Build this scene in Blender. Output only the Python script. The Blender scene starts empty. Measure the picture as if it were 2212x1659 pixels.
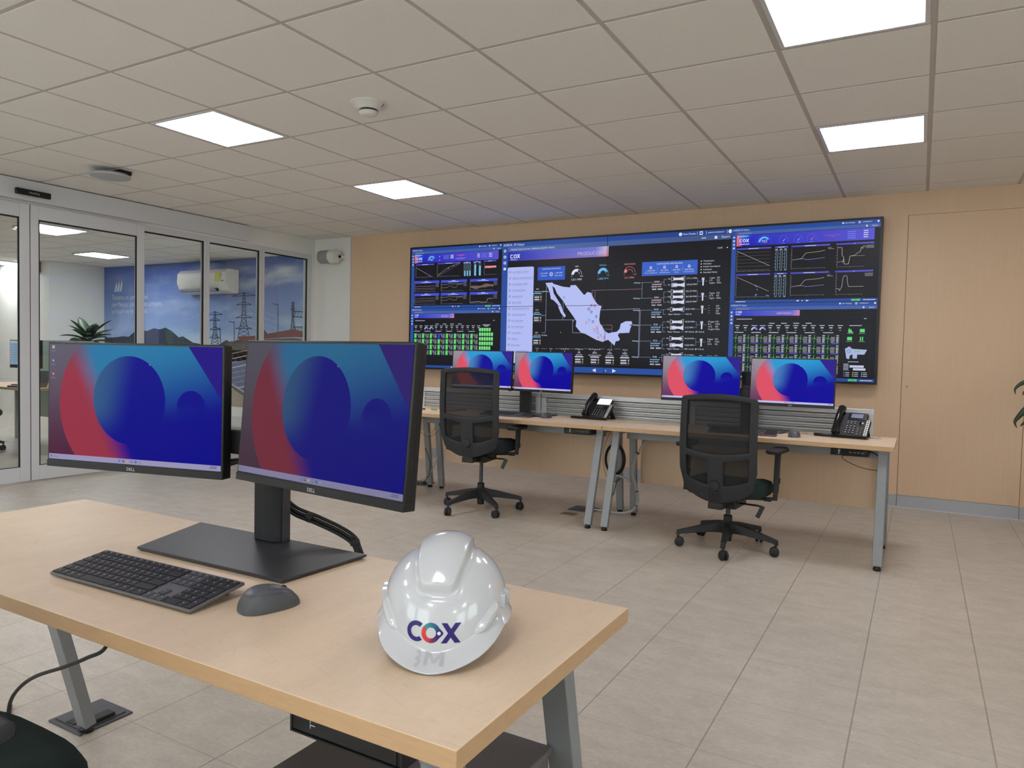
import bpy, bmesh, math, random
from mathutils import Vector, Matrix, Euler, noise
from mathutils.geometry import tessellate_polygon
from mathutils.bvhtree import BVHTree
random.seed(7)
S = bpy.context.scene
COL = S.collection
PI = math.pi
R = math.radians
HC = 2.59            # ceiling height
YW = 2.706           # back wall
XG = -6.72           # glass wall
T = 0.61             # ceiling module

# ------------------------------------------------------------ camera, world, exposure
F, yaw, pitch, roll = 1564.96, 0.512422, -0.0396462, 0.0222973
cl = Vector((0.00448, -4.08614, 1.18904))
f = Vector((-math.sin(yaw)*math.cos(pitch), math.cos(yaw)*math.cos(pitch), math.sin(pitch)))
r0 = Vector((math.cos(yaw), math.sin(yaw), 0)); u0 = r0.cross(f)
rr = math.cos(roll)*r0 + math.sin(roll)*u0
uu = math.cos(roll)*u0 - math.sin(roll)*r0
cam = bpy.data.objects.new('camera', bpy.data.cameras.new('camera')); COL.objects.link(cam)
M = Matrix((rr, uu, -f)).transposed().to_4x4(); M.translation = cl
cam.matrix_world = M
cam.data.sensor_width = 36; cam.data.sensor_fit = 'HORIZONTAL'; cam.data.lens = F*36/2212
cam.data.clip_start = 0.02
S.camera = cam
S.view_settings.view_transform = 'Standard'; S.view_settings.look = 'None'
S.view_settings.exposure = 0.12; S.view_settings.gamma = 1.0; S.view_settings.use_curve_mapping = False
W = bpy.data.worlds.new('world'); S.world = W; W.use_nodes = True
W.node_tree.nodes['Background'].inputs[0].default_value = (.8, .85, .9, 1)
W.node_tree.nodes['Background'].inputs[1].default_value = 5.2
PANEL = 14.5          # radiance of the ceiling panels

# ------------------------------------------------------------ helpers
def lin(c):
    o = [(v/255/12.92 if v/255 <= .04045 else ((v/255+.055)/1.055)**2.4) for v in c[:3]]
    return tuple(o)+(1.0,)
def tag(o, label=None, cat=None, group=None, kind=None):
    if label: o['label'] = label
    if cat: o['category'] = cat
    if group: o['group'] = group
    if kind: o['kind'] = kind
    return o
def empty(name, loc=(0, 0, 0), rz=0, label=None, cat=None, group=None):
    o = bpy.data.objects.new(name, None); COL.objects.link(o)
    o.location = loc; o.rotation_euler = (0, 0, rz); o.empty_display_size = .05
    return tag(o, label, cat, group)
def copy_tree(o, parent=None):
    c = o.copy(); COL.objects.link(c)
    if parent: c.parent = parent
    for ch in list(o.children): copy_tree(ch, c)
    return c

def smooth_path(pts, n=6):
    P = [Vector(p) for p in pts]; P = [P[0]]+P+[P[-1]]; out = []
    for i in range(1, len(P)-2):
        for k in range(n):
            t = k/n; a, b, c_, d_ = P[i-1:i+3]
            out.append(.5*((2*b)+(-a+c_)*t+(2*a-5*b+4*c_-d_)*t*t+(-a+3*b-3*c_+d_)*t**3))
    return out+[P[-2]]

class MB:
    def __init__(s): s.v = []; s.f = []; s.m = []; s.col = []; s.cur = 0
    def add(s, vs, fs, M=None):
        n = len(s.v)
        for v in vs: s.v.append(tuple(M @ Vector(v)) if M is not None else tuple(v))
        for q in fs: s.f.append(tuple(i+n for i in q)); s.m.append(s.cur)
        return s
    def box(s, x0, x1, y0, y1, z0, z1, M=None):
        if x0 > x1: x0, x1 = x1, x0
        if y0 > y1: y0, y1 = y1, y0
        if z0 > z1: z0, z1 = z1, z0
        v = [(x0,y0,z0),(x1,y0,z0),(x1,y1,z0),(x0,y1,z0),(x0,y0,z1),(x1,y0,z1),(x1,y1,z1),(x0,y1,z1)]
        return s.add(v, [(3,2,1,0),(4,5,6,7),(0,1,5,4),(1,2,6,5),(2,3,7,6),(3,0,4,7)], M)
    def bar(s, a, b, w, d, up=(0, 0, 1)):
        a = Vector(a); b = Vector(b); t = (b-a).normalized(); up = Vector(up)
        x = t.cross(up)
        if x.length < 1e-4: x = t.cross(Vector((0, 1, 0)))
        x.normalize(); y = x.cross(t)
        v = [p + x*sx*w/2 + y*sy*d/2 for p in (a, b) for sx, sy in ((-1,-1),(1,-1),(1,1),(-1,1))]
        return s.add(v, [(3,2,1,0),(4,5,6,7),(0,1,5,4),(1,2,6,5),(2,3,7,6),(3,0,4,7)])
    def prism(s, poly, z0, z1, M=None):
        n = len(poly); v = [(x, y, z0) for x, y in poly]+[(x, y, z1) for x, y in poly]
        fs = [tuple(range(n))[::-1], tuple(range(n, 2*n))]+[(i, (i+1) % n, n+(i+1) % n, n+i) for i in range(n)]
        return s.add(v, fs, M)
    def tube(s, pts, r, n=8, caps=True):
        P = [Vector(p) for p in pts]; rad = r if isinstance(r, (list, tuple)) else [r]*len(P)
        vs = []; fs = []; prev = None
        for i, p in enumerate(P):
            t = (P[min(i+1, len(P)-1)]-P[max(i-1, 0)]).normalized()
            if prev is None:
                x = t.cross(Vector((0, 0, 1)))
                if x.length < 1e-3: x = t.cross(Vector((0, 1, 0)))
            else: x = prev - t*prev.dot(t)
            x.normalize(); prev = x; y = t.cross(x)
            for k in range(n):
                a = 2*PI*k/n; vs.append(p+(x*math.cos(a)+y*math.sin(a))*rad[i])
        for i in range(len(P)-1):
            for k in range(n): fs.append((i*n+k, i*n+(k+1) % n, (i+1)*n+(k+1) % n, (i+1)*n+k))
        if caps: fs += [tuple(range(n))[::-1], tuple(range((len(P)-1)*n, len(P)*n))]
        return s.add(vs, fs)
    def lathe(s, prof, n=32, M=None):
        vs = []; fs = []
        for r_, z in prof:
            for k in range(n): a = 2*PI*k/n; vs.append((r_*math.cos(a), r_*math.sin(a), z))
        for i in range(len(prof)-1):
            for k in range(n): fs.append((i*n+k, i*n+(k+1) % n, (i+1)*n+(k+1) % n, (i+1)*n+k))
        fs += [tuple(range(n))[::-1], tuple(range((len(prof)-1)*n, len(prof)*n))]
        return s.add(vs, fs, M)
    def sphere(s, c, r, nu=16, nv=10):
        vs = []; fs = []; rx, ry, rz = (r, r, r) if not isinstance(r, (list, tuple)) else r
        for i in range(nv+1):
            b = -PI/2+PI*i/nv
            for k in range(nu):
                a = 2*PI*k/nu; vs.append((c[0]+rx*math.cos(b)*math.cos(a), c[1]+ry*math.cos(b)*math.sin(a), c[2]+rz*math.sin(b)))
        for i in range(nv):
            for k in range(nu): fs.append((i*nu+k, i*nu+(k+1) % nu, (i+1)*nu+(k+1) % nu, (i+1)*nu+k))
        return s.add(vs, fs)
    def mesh(s, name):
        me = bpy.data.meshes.new(name); me.from_pydata([tuple(v) for v in s.v], [], s.f)
        if any(s.m): me.polygons.foreach_set('material_index', s.m)
        me.update(); return me
    def build(s, name, mat, parent=None, smooth=False, bevel=0, loc=None, rot=None, subsurf=0, seg=2, fix=False):
        me = s.mesh(name)
        for m in (mat if isinstance(mat, (list, tuple)) else [mat]): me.materials.append(m)
        if fix:
            bm = bmesh.new(); bm.from_mesh(me); bmesh.ops.remove_doubles(bm, verts=bm.verts, dist=1e-5)
            bmesh.ops.recalc_face_normals(bm, faces=bm.faces); bm.to_mesh(me); bm.free()
        o = bpy.data.objects.new(name, me); COL.objects.link(o)
        if parent: o.parent = parent
        if loc: o.location = loc
        if rot: o.rotation_euler = rot
        if smooth or bevel:
            me.polygons.foreach_set('use_smooth', [True]*len(me.polygons))
            if not subsurf and smooth != 'all':
                me.set_sharp_from_angle(angle=R(40))
        if bevel:
            b = o.modifiers.new('bevel', 'BEVEL'); b.width = bevel; b.segments = seg; b.limit_method = 'ANGLE'; b.angle_limit = R(40); b.harden_normals = False
        if subsurf:
            b = o.modifiers.new('sub', 'SUBSURF'); b.levels = subsurf; b.render_levels = subsurf
        return o

# ------------------------------------------------------------ materials
def newmat(name):
    m = bpy.data.materials.new(name); m.use_nodes = True
    return m, m.node_tree, m.node_tree.nodes['Principled BSDF']
def mat(name, c, rough=.5, metal=0, spec=.5, noise_amt=0, nscale=60, bump=0, bscale=200, coat=0, stretch=None, emit=None, es=0, alpha=1):
    m, nt, b = newmat(name)
    b.inputs['Base Color'].default_value = lin(c); b.inputs['Roughness'].default_value = rough
    b.inputs['Metallic'].default_value = metal; b.inputs['Specular IOR Level'].default_value = spec
    b.inputs['Coat Weight'].default_value = coat; b.inputs['Coat Roughness'].default_value = .05
    if emit: b.inputs['Emission Color'].default_value = lin(emit); b.inputs['Emission Strength'].default_value = es
    tc = nt.nodes.new('ShaderNodeTexCoord'); mp = nt.nodes.new('ShaderNodeMapping')
    nt.links.new(tc.outputs['Object'], mp.inputs[0])
    if stretch: mp.inputs['Scale'].default_value = stretch
    if noise_amt:
        n = nt.nodes.new('ShaderNodeTexNoise'); n.inputs['Scale'].default_value = nscale; n.inputs['Detail'].default_value = 6
        nt.links.new(mp.outputs[0], n.inputs['Vector'])
        mx = nt.nodes.new('ShaderNodeMix'); mx.data_type = 'RGBA'
        a = lin([max(0, v*(1-noise_amt)) for v in c]); bb = lin([min(255, v*(1+noise_amt)) for v in c])
        mx.inputs[6].default_value = a; mx.inputs[7].default_value = bb
        nt.links.new(n.outputs['Fac'], mx.inputs[0]); nt.links.new(mx.outputs[2], b.inputs['Base Color'])
    if bump:
        n = nt.nodes.new('ShaderNodeTexNoise'); n.inputs['Scale'].default_value = bscale; n.inputs['Detail'].default_value = 4
        nt.links.new(mp.outputs[0], n.inputs['Vector'])
        bp = nt.nodes.new('ShaderNodeBump'); bp.inputs['Strength'].default_value = bump; bp.inputs['Distance'].default_value = .001
        nt.links.new(n.outputs['Fac'], bp.inputs['Height']); nt.links.new(bp.outputs[0], b.inputs['Normal'])
    return m
class X:
    """socket arithmetic for node materials"""
    nt = None
    def __init__(s, v): s.v = v
    @staticmethod
    def op(o, *a):
        n = X.nt.nodes.new('ShaderNodeMath'); n.operation = o
        for i, q in enumerate(a):
            q = q.v if isinstance(q, X) else q
            if isinstance(q, (int, float)): n.inputs[i].default_value = q
            else: X.nt.links.new(q, n.inputs[i])
        return X(n.outputs[0])
    def __add__(s, o): return X.op('ADD', s, o)
    __radd__ = __add__
    def __sub__(s, o): return X.op('SUBTRACT', s, o)
    def __rsub__(s, o): return X.op('SUBTRACT', o, s)
    def __mul__(s, o): return X.op('MULTIPLY', s, o)
    __rmul__ = __mul__
    def __truediv__(s, o): return X.op('DIVIDE', s, o)
    def ss(s, a, b):
        n = X.nt.nodes.new('ShaderNodeMapRange'); n.interpolation_type = 'SMOOTHSTEP'
        n.inputs[1].default_value = a; n.inputs[2].default_value = b
        X.nt.links.new(s.v, n.inputs[0]); return X(n.outputs[0])
def mix(fac, a, b):
    n = X.nt.nodes.new('ShaderNodeMix'); n.data_type = 'RGBA'
    X.nt.links.new(fac.v, n.inputs[0])
    for i, q in ((6, a), (7, b)):
        if isinstance(q, tuple): n.inputs[i].default_value = lin(q)
        else: X.nt.links.new(q, n.inputs[i])
    return n.outputs[2]
def dist(u, v, cu, cv, ku, kv):
    du = (u-cu)*ku; dv = (v-cv)*kv
    return X.op('SQRT', du*du+dv*dv)

def noise_tex(nt, vec, scale, detail=6, rough=.55):
    n = nt.nodes.new('ShaderNodeTexNoise'); n.inputs['Scale'].default_value = scale
    n.inputs['Detail'].default_value = detail; n.inputs['Roughness'].default_value = rough
    nt.links.new(vec, n.inputs['Vector']); return n
def mapping(nt, scale):
    tc = nt.nodes.new('ShaderNodeTexCoord'); mp = nt.nodes.new('ShaderNodeMapping')
    mp.inputs['Scale'].default_value = scale; nt.links.new(tc.outputs['Object'], mp.inputs[0]); return mp.outputs[0]
def wood(name, c, amp=.08, scale=(1, 1, 1), rough=.45, fig=.0):
    m, nt, b = newmat(name); X.nt = nt
    v = mapping(nt, scale)
    n1 = noise_tex(nt, v, 6, 8, .6); n2 = noise_tex(nt, v, 60, 6, .6)
    a = X(n1.outputs['Fac'])*.6+X(n2.outputs['Fac'])*.4
    col = mix(a.ss(.3, .7), tuple(x*(1-amp) for x in c), tuple(min(255, x*(1+amp)) for x in c))
    if fig:
        v2 = mapping(nt, (1.3, 5, 5)); n3 = noise_tex(nt, v2, 1.6, 3, .5)
        n3.inputs['Distortion'].default_value = 1.2
        rng = X.op('ABSOLUTE', X.op('FRACT', X(n3.outputs['Fac'])*14)-.5)
        col = mix((1-rng.ss(0, .06))*fig, col, tuple(x*.8 for x in c))
    nt.links.new(col, b.inputs['Base Color']); b.inputs['Roughness'].default_value = rough
    return m

MT = {}
MT['white_wall'] = mat('white_paint', (233, 232, 227), .75, bump=.15, bscale=90)
MT['frame_white'] = mat('white_lacquered_aluminium', (212, 213, 215), .28)
MT['gasket'] = mat('black_rubber_seal', (18, 18, 20), .5)
MT['tile_ceiling'] = mat('mineral_ceiling_board', (238, 234, 227), .9, noise_amt=.035, nscale=180, bump=.4, bscale=500)
MT['tee'] = mat('ceiling_tee_paint', (194, 187, 179), .55)
MT['desk_top'] = wood('maple_laminate_desk', (232, 207, 179), .025, (3, 1.0, 1), .38, fig=.16)
MT['desk_edge'] = wood('maple_edge_band', (202, 165, 124), .03, (4, 8, 30), .42)
MT['desk_steel'] = mat('grey_powder_coat', (143, 146, 148), .45, noise_amt=.04, nscale=300, metal=.25)
MT['dark_steel'] = mat('dark_grey_steel', (112, 107, 107), .42, noise_amt=.04, nscale=300, metal=.2)
MT['alu'] = mat('satin_aluminium', (205, 206, 207), .38, metal=.25)
MT['skirting'] = mat('brushed_aluminium_skirting', (178, 181, 187), .4, metal=.3, stretch=(1, 30, 30), noise_amt=.05)
MT['black'] = mat('black_plastic', (24, 24, 26), .45, bump=.2, bscale=900)
MT['black_soft'] = mat('black_matte_plastic', (33, 33, 36), .6, bump=.25, bscale=700)
MT['chair_frame'] = mat('charcoal_nylon', (36, 37, 41), .55, bump=.3, bscale=900)
MT['black_gloss'] = mat('black_gloss_plastic', (14, 14, 16), .18)
MT['bezel'] = mat('black_bezel_plastic', (20, 20, 23), .42)
MT['stand_grey'] = mat('graphite_metal', (74, 75, 80), .36, metal=.5)
MT['kb_body'] = mat('grey_keyboard_shell', (108, 106, 106), .45, metal=.2)
MT['key'] = mat('black_keycap', (38, 38, 42), .55)
MT['key_light'] = mat('grey_keycap', (72, 72, 78), .55)
MT['mouse'] = mat('grey_mouse_shell', (98, 100, 105), .38, metal=.2)
MT['mouse_side'] = mat('grey_mouse_side', (82, 84, 88), .5)
MT['chrome'] = mat('steel', (150, 150, 150), .25, metal=1)
MT['white_ink'] = mat('white_ink', (215, 216, 220), .5)
MT['helmet'] = mat('white_glossy_polyethylene', (206, 208, 212), .16, coat=.6, spec=.5)
MT['helmet_mark'] = mat('embossed_white_mark', (184, 186, 191), .35)
MT['seat'] = mat('dark_green_fabric', (17, 38, 36), .9, noise_amt=.35, nscale=700, bump=.6, bscale=900)
MT['seat_black'] = mat('dark_fabric', (22, 30, 34), .9, noise_amt=.3, nscale=700, bump=.6, bscale=900)
MT['arm_pad'] = mat('grey_soft_pad', (56, 57, 62), .7)
MT['grey_box'] = mat('floor_box_plastic', (78, 78, 84), .5, bump=.3, bscale=500)
MT['cable_grey'] = mat('light_grey_cable', (178, 177, 174), .45)
MT['cable_black'] = mat('black_cable', (20, 19, 19), .5)
MT['cable_purple'] = mat('thin_brown_wire', (110, 88, 80), .5)
MT['brass'] = mat('worn_brass_plate', (128, 104, 76), .5, metal=.3, noise_amt=.15, nscale=80)
MT['leaf'] = mat('green_leaf', (42, 66, 38), .45, noise_amt=.25, nscale=30)
MT['stem'] = mat('brown_stem', (92, 70, 50), .7)
MT['pot'] = mat('white_planter', (200, 200, 196), .5)
MT['soil'] = mat('potting_soil', (50, 38, 30), .95)
MT['red'] = mat('red_plastic', (120, 40, 38), .5)
MT['lightgrey'] = mat('light_grey_plastic', (176, 178, 180), .5)
MT['offwhite'] = mat('off_white_plastic', (222, 220, 214), .5)
MT['speaker_grille'] = mat('speaker_mesh', (150, 150, 148), .6, bump=.8, bscale=1200)
MT['yellow'] = mat('yellow_label', (205, 205, 60), .5)
MT['greenglass'] = mat('pale_green_partition', (165, 190, 182), .25)
MT['lcd_lit'] = mat('phone_display_lit', (220, 225, 235), .4, emit=(225, 230, 245), es=.7)
MT['lcd_dim'] = mat('phone_display_dim', (100, 110, 140), .3, emit=(95, 105, 140), es=.25)
for n_, c_ in (('paper_purple', (78, 48, 120)), ('paper_cream', (228, 206, 150)), ('paper_green', (110, 175, 110)), ('paper_orange', (215, 98, 55)), ('paper_pink', (196, 150, 140))):
    MT[n_] = mat(n_, c_, .7)

def floor_mat():
    m, nt, b = newmat('stone_look_floor_tile'); X.nt = nt
    tc = nt.nodes.new('ShaderNodeTexCoord'); sp = nt.nodes.new('ShaderNodeSeparateXYZ')
    nt.links.new(tc.outputs['Object'], sp.inputs[0]); x = X(sp.outputs[0]); y = X(sp.outputs[1])
    P = .3965
    fx = (x+.148)/P; fy = (y+1.909)/P
    gx = X.op('ABSOLUTE', X.op('FRACT', fx+.5)-.5)*P; gy = X.op('ABSOLUTE', X.op('FRACT', fy+.5)-.5)*P
    line = X.op('MAXIMUM', 1-gx.ss(.0012, .0034), (1-gy.ss(.0008, .0026))*.6)
    v = mapping(nt, (1, 1.9, 1)); n1 = noise_tex(nt, v, 6, 10, .72)
    v2 = mapping(nt, (1.6, 3.0, 1)); n2 = noise_tex(nt, v2, 28, 8, .7)
    cx = nt.nodes.new('ShaderNodeCombineXYZ')
    nt.links.new(X.op('FLOOR', fx+.5).v, cx.inputs[0]); nt.links.new(X.op('FLOOR', fy+.5).v, cx.inputs[1])
    wn = nt.nodes.new('ShaderNodeTexWhiteNoise'); nt.links.new(cx.outputs[0], wn.inputs[0])
    a = X(n1.outputs['Fac'])*.55+X(n2.outputs['Fac'])*.45+(X(wn.outputs['Value'])-.5)*.05
    col = mix(a.ss(.36, .64), (181, 172, 160), (202, 193, 181))
    sp2 = noise_tex(nt, v2, 9, 12, .8)
    col = mix(X(sp2.outputs['Fac']).ss(.57, .70)*.55, col, (156, 143, 122))
    col = mix(line*.75, col, (140, 130, 116))
    nt.links.new(col, b.inputs['Base Color'])
    b.inputs['Roughness'].default_value = .36; b.inputs['Specular IOR Level'].default_value = .45
    bp = nt.nodes.new('ShaderNodeBump'); bp.inputs['Strength'].default_value = .35; bp.inputs['Distance'].default_value = .002
    h = X(n2.outputs['Fac'])*.25-line
    nt.links.new(h.v, bp.inputs['Height']); nt.links.new(bp.outputs[0], b.inputs['Normal'])
    return m
MT['floor'] = floor_mat()
def veneer():
    m, nt, b = newmat('maple_wall_veneer'); X.nt = nt
    v = mapping(nt, (26, 26, 1.2)); n1 = noise_tex(nt, v, 2.2, 8, .6)
    v2 = mapping(nt, (1.2, 1.2, .5)); n2 = noise_tex(nt, v2, 1.5, 3, .5)
    col = mix((X(n1.outputs['Fac'])*.6+X(n2.outputs['Fac'])*.4).ss(.35, .66), (219, 188, 155), (223, 192, 159))
    v3 = mapping(nt, (70, 70, 5)); n3 = noise_tex(nt, v3, 3, 3, .5)
    col = mix(X(n3.outputs['Fac']).ss(.66, .78)*.25, col, (206, 173, 139))
    nt.links.new(col, b.inputs['Base Color']); b.inputs['Roughness'].default_value = .5
    return m
MT['veneer'] = veneer()
def glass_mat(name, tint, refl=1.0):
    m = bpy.data.materials.new(name); m.use_nodes = True; nt = m.node_tree; nt.nodes.clear(); X.nt = nt
    out = nt.nodes.new('ShaderNodeOutputMaterial'); tr = nt.nodes.new('ShaderNodeBsdfTransparent'); gl = nt.nodes.new('ShaderNodeBsdfGlossy')
    tr.inputs[0].default_value = tint; gl.inputs['Roughness'].default_value = 0.0
    fr = nt.nodes.new('ShaderNodeLayerWeight'); fr.inputs[0].default_value = .5
    mx = nt.nodes.new('ShaderNodeMixShader'); fac = X.op('MINIMUM', (X.op('POWER', X(fr.outputs['Facing']), 5.0)*.95+.045)*refl, 1.0)
    nt.links.new(fac.v, mx.inputs[0]); nt.links.new(tr.outputs[0], mx.inputs[1]); nt.links.new(gl.outputs[0], mx.inputs[2])
    nt.links.new(mx.outputs[0], out.inputs[0]); return m
MT['glass'] = glass_mat('clear_door_glass', (.90, .94, .93, 1), 1.0)
def emit_attr(name, strength, base=(6, 6, 8), gloss=.35):
    m, nt, b = newmat(name); a = nt.nodes.new('ShaderNodeAttribute'); a.attribute_name = 'Col'
    nt.links.new(a.outputs['Color'], b.inputs['Emission Color']); b.inputs['Emission Strength'].default_value = strength
    b.inputs['Base Color'].default_value = lin(base); b.inputs['Roughness'].default_value = gloss; b.inputs['Specular IOR Level'].default_value = .22; return m
def paint_attr(name, rough=.6):
    m, nt, b = newmat(name); a = nt.nodes.new('ShaderNodeAttribute'); a.attribute_name = 'Col'
    nt.links.new(a.outputs['Color'], b.inputs['Base Color']); b.inputs['Roughness'].default_value = rough; return m
MT['wallscreen'] = emit_attr('lit_wall_display', .80)
MT['deskicons'] = emit_attr('lit_icons', .55)
MT['print'] = paint_attr('printed_ink', .45)
def light_mat():
    m, nt, b = newmat('lit_led_diffuser'); b.inputs['Base Color'].default_value = (.9, .9, .9, 1)
    b.inputs['Emission Color'].default_value = lin((252, 250, 255)); b.inputs['Emission Strength'].default_value = PANEL
    return m
MT['led'] = light_mat()
MT['led_next'] = light_mat(); MT['led_next'].node_tree.nodes['Principled BSDF'].inputs['Emission Strength'].default_value = 24
def wallpaper(name, k, haze=(0, 0, 0), red=(216, 80, 100), teal=(46, 150, 205), deep=(16, 10, 150), b0=(105, 52, 92), b1=(150, 138, 150), bar=(186, 184, 228), corner=(48, 34, 140)):
    m, nt, b = newmat(name); X.nt = nt
    tc = nt.nodes.new('ShaderNodeTexCoord'); sp = nt.nodes.new('ShaderNodeSeparateXYZ')
    nt.links.new(tc.outputs['Object'], sp.inputs[0])
    u = X(sp.outputs[0])/.527+.5; v = X(sp.outputs[2])/.296+.5
    bg = mix(v.ss(0, 1), b0, b1)
    redamt = 1-(u+(v-.5)*.28).ss(.22, .40)
    blue = mix((v-(u-.6)*.5).ss(.25, 1.0), deep, teal)
    blue = mix((1-v).ss(.45, .75), blue, deep)
    inner = mix(redamt, blue, red)
    topfade = v.ss(.72, 1.02)*(1-u.ss(.16, .30)); inner = mix(topfade*.45, inner, (120, 105, 130))
    d1 = dist(u, v, .45, .5, 1.0, .5625)
    left = (1-u.ss(.44, .46)); inring = 1-d1.ss(.383, .386)
    a = mix(X.op('MAXIMUM', inring, 1-left), bg, inner)
    diag = (u+(v-.97)*-.0+(v-.62)*.43).ss(.978, .984)
    a = mix(diag, a, corner)
    d2 = dist(u, v, .482, .54, 1.0, .5625)
    disc = mix((u+(v-.5)*-.12).ss(.27, .50), (70, 125, 185), deep)
    disc = mix((1-v).ss(.5, .85), disc, deep)
    a = mix((1-d2.ss(.2075, .2100)), a, disc)
    d3 = dist(u, v, .835, .50, 1.0, .5625)
    a = mix((1-d3.ss(.078, .081))*(v.ss(.38, .55)), a, deep)
    a = mix(1-v.ss(.0445, .0455), a, bar)
    nt.links.new(a, b.inputs['Emission Color']); b.inputs['Emission Strength'].default_value = k
    b.inputs['Base Color'].default_value = lin(haze); b.inputs['Roughness'].default_value = .36; b.inputs['Specular IOR Level'].default_value = .06  # haze: base colour tint imitating room reflections on the panel
    return m
MT['screen_far'] = wallpaper('lit_desktop_picture_bright', .95)
MT['screen_left'] = wallpaper('lit_desktop_picture', .42, (3, 3, 4), (208, 72, 98), (58, 166, 228), (8, 4, 190), (112, 50, 88), (136, 128, 148), (214, 206, 255), (50, 20, 180))
MT['screen_right'] = wallpaper('lit_desktop_picture_dim', .30, (14, 14, 17), (178, 66, 92), (62, 160, 222), (14, 8, 190), (110, 72, 98), (128, 124, 142), (206, 200, 250), (70, 40, 172))

# ------------------------------------------------------------ flat lettering and pictures
_fc = {}
def font_tris(body):
    if body in _fc: return _fc[body]
    c = bpy.data.curves.new('t', 'FONT'); c.body = body; c.size = 1; c.resolution_u = 3
    o = bpy.data.objects.new('t', c); COL.objects.link(o)
    dg = bpy.context.evaluated_depsgraph_get(); dg.update()
    me = bpy.data.meshes.new_from_object(o.evaluated_get(dg))
    vs = [(v.co.x, v.co.y) for v in me.vertices]; fs = [tuple(p.vertices) for p in me.polygons]
    bpy.data.objects.remove(o); bpy.data.curves.remove(c); bpy.data.meshes.remove(me)
    _fc[body] = (vs, fs); return vs, fs
class Canvas:
    """flat coloured shapes; map(u,v,layer) gives the 3D point. u right, v down"""
    def __init__(s, fn): s.fn = fn; s.v = []; s.f = []; s.c = []
    def tri(s, pts, fs, cols, L):
        n = len(s.v)
        for q, c in zip(pts, cols): s.v.append(s.fn(q[0], q[1], L)); s.c.append(lin(c))
        for g in fs: s.f.append(tuple(i+n for i in g))
    def rect(s, x, y, w, h, c, L=1, c2=None, c3=None, c4=None):
        c2 = c2 or c; c3 = c3 or c2; c4 = c4 or c
        s.tri([(x, y), (x+w, y), (x+w, y+h), (x, y+h)], [(3, 2, 1, 0)], [c, c2, c3, c4], L)
    def poly(s, pts, c, L=1):
        t = tessellate_polygon([[Vector((a, b, 0)) for a, b in pts]])
        fs = []
        for g in t:
            a, b, d = (pts[i] for i in g)
            cr = (b[0]-a[0])*(d[1]-a[1])-(b[1]-a[1])*(d[0]-a[0])
            fs.append(g if cr < 0 else tuple(reversed(g)))
        s.tri(pts, fs, [c]*len(pts), L)
    def line(s, pts, w, c, L=2):
        for (a, b), (d, e) in zip(pts, pts[1:]):
            l = math.hypot(d-a, e-b) or 1; nx, ny = -(e-b)/l*w/2, (d-a)/l*w/2
            s.poly([(a+nx, b+ny), (d+nx, e+ny), (d-nx, e-ny), (a-nx, b-ny)], c, L)
    def frame(s, x, y, w, h, t, c, L=2): s.line([(x, y), (x+w, y), (x+w, y+h), (x, y+h), (x, y)], t, c, L)
    def arc(s, cx, cy, r0, r1, a0, a1, c, L=2, n=20, c2=None):
        pts = []; cs = []
        for i in range(n+1):
            t = i/n; a = R(a0+(a1-a0)*t)
            k = c if not c2 else tuple(p+(q-p)*t for p, q in zip(c, c2))
            pts += [(cx+r0*math.cos(a), cy-r0*math.sin(a)), (cx+r1*math.cos(a), cy-r1*math.sin(a))]; cs += [k, k]
        fs = [(2*i, 2*i+1, 2*i+3, 2*i+2) if a1 > a0 else (2*i+2, 2*i+3, 2*i+1, 2*i) for i in range(n)]
        fs = [tuple(reversed(g)) for g in fs] if False else fs
        s.tri(pts, fs, cs, L)
    def disc(s, cx, cy, r, c, L=2, n=14): s.poly([(cx+r*math.cos(2*PI*i/n), cy+r*math.sin(2*PI*i/n)) for i in range(n)], c, L)
    def text(s, body, x, y, h, c, L=3, al='l', sx=1.0):
        vs, fs = font_tris(body)
        if not vs: return
        w = max(v[0] for v in vs)*h/.72*sx; k = h/.72
        ox = x-(w/2 if al == 'c' else w if al == 'r' else 0)
        s.tri([(ox+v[0]*k*sx, y-v[1]*k) for v in vs], fs, [c]*len(vs), L)
    def build(s, name, m, parent=None):
        me = bpy.data.meshes.new(name); me.from_pydata([tuple(v) for v in s.v], [], s.f)
        a = me.color_attributes.new('Col', 'FLOAT_COLOR', 'POINT')
        a.data.foreach_set('color', [q for c in s.c for q in c]); me.materials.append(m); me.update()
        o = bpy.data.objects.new(name, me); COL.objects.link(o)
        if parent: o.parent = parent
        return o
def struct(o, **k): o['kind'] = 'structure'; return o
# ------------------------------------------------------------ room shell
XR, YF = 4.27, -7.32
struct(MB().box(-17, XR+.2, -8, 4.6, -.05, 0).build('floor', MT['floor']))
b = MB()                                       # ceiling boards, one slab per module cell, led cells left out
LIGHTS = [(i, j) for i in (-7, -1, 5) for j in (1, -2, -5, -8, -11)]
LIGHTS = [c_ for c_ in LIGHTS if c_ not in ((-1, -5), (5, -5), (5, -2))]
for i in range(-11, 7):
    for j in range(-12, 5):
        if (i, j) in LIGHTS: continue
        x0, x1 = i*T+.012, (i+1)*T-.012; y0, y1 = j*T+.012, min((j+1)*T-.012, YW)
        x0 = max(x0, -6.70)
        b.box(x0, x1, y0, y1, HC, HC+.02)
ceil = struct(b.build('ceiling', MT['tile_ceiling']))
b = MB().box(-6.72, XR, YF, YW, HC+.0022, HC+.012)
b.build('ceiling_grid', MT['tee'], ceil)
struct(MB().box(-17.2, -6.86, -8, 4.6, HC, HC+.02).build('ceiling', MT['tile_ceiling']))
LEAK_COVER = struct(MB().box(-17.3, XR+.3, -8.2, 4.7, HC+.10, HC+.2).build('ceiling', MT['tee']))  # unseen cover slab added to block sky light leaking through the gaps
g = MB()
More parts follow.
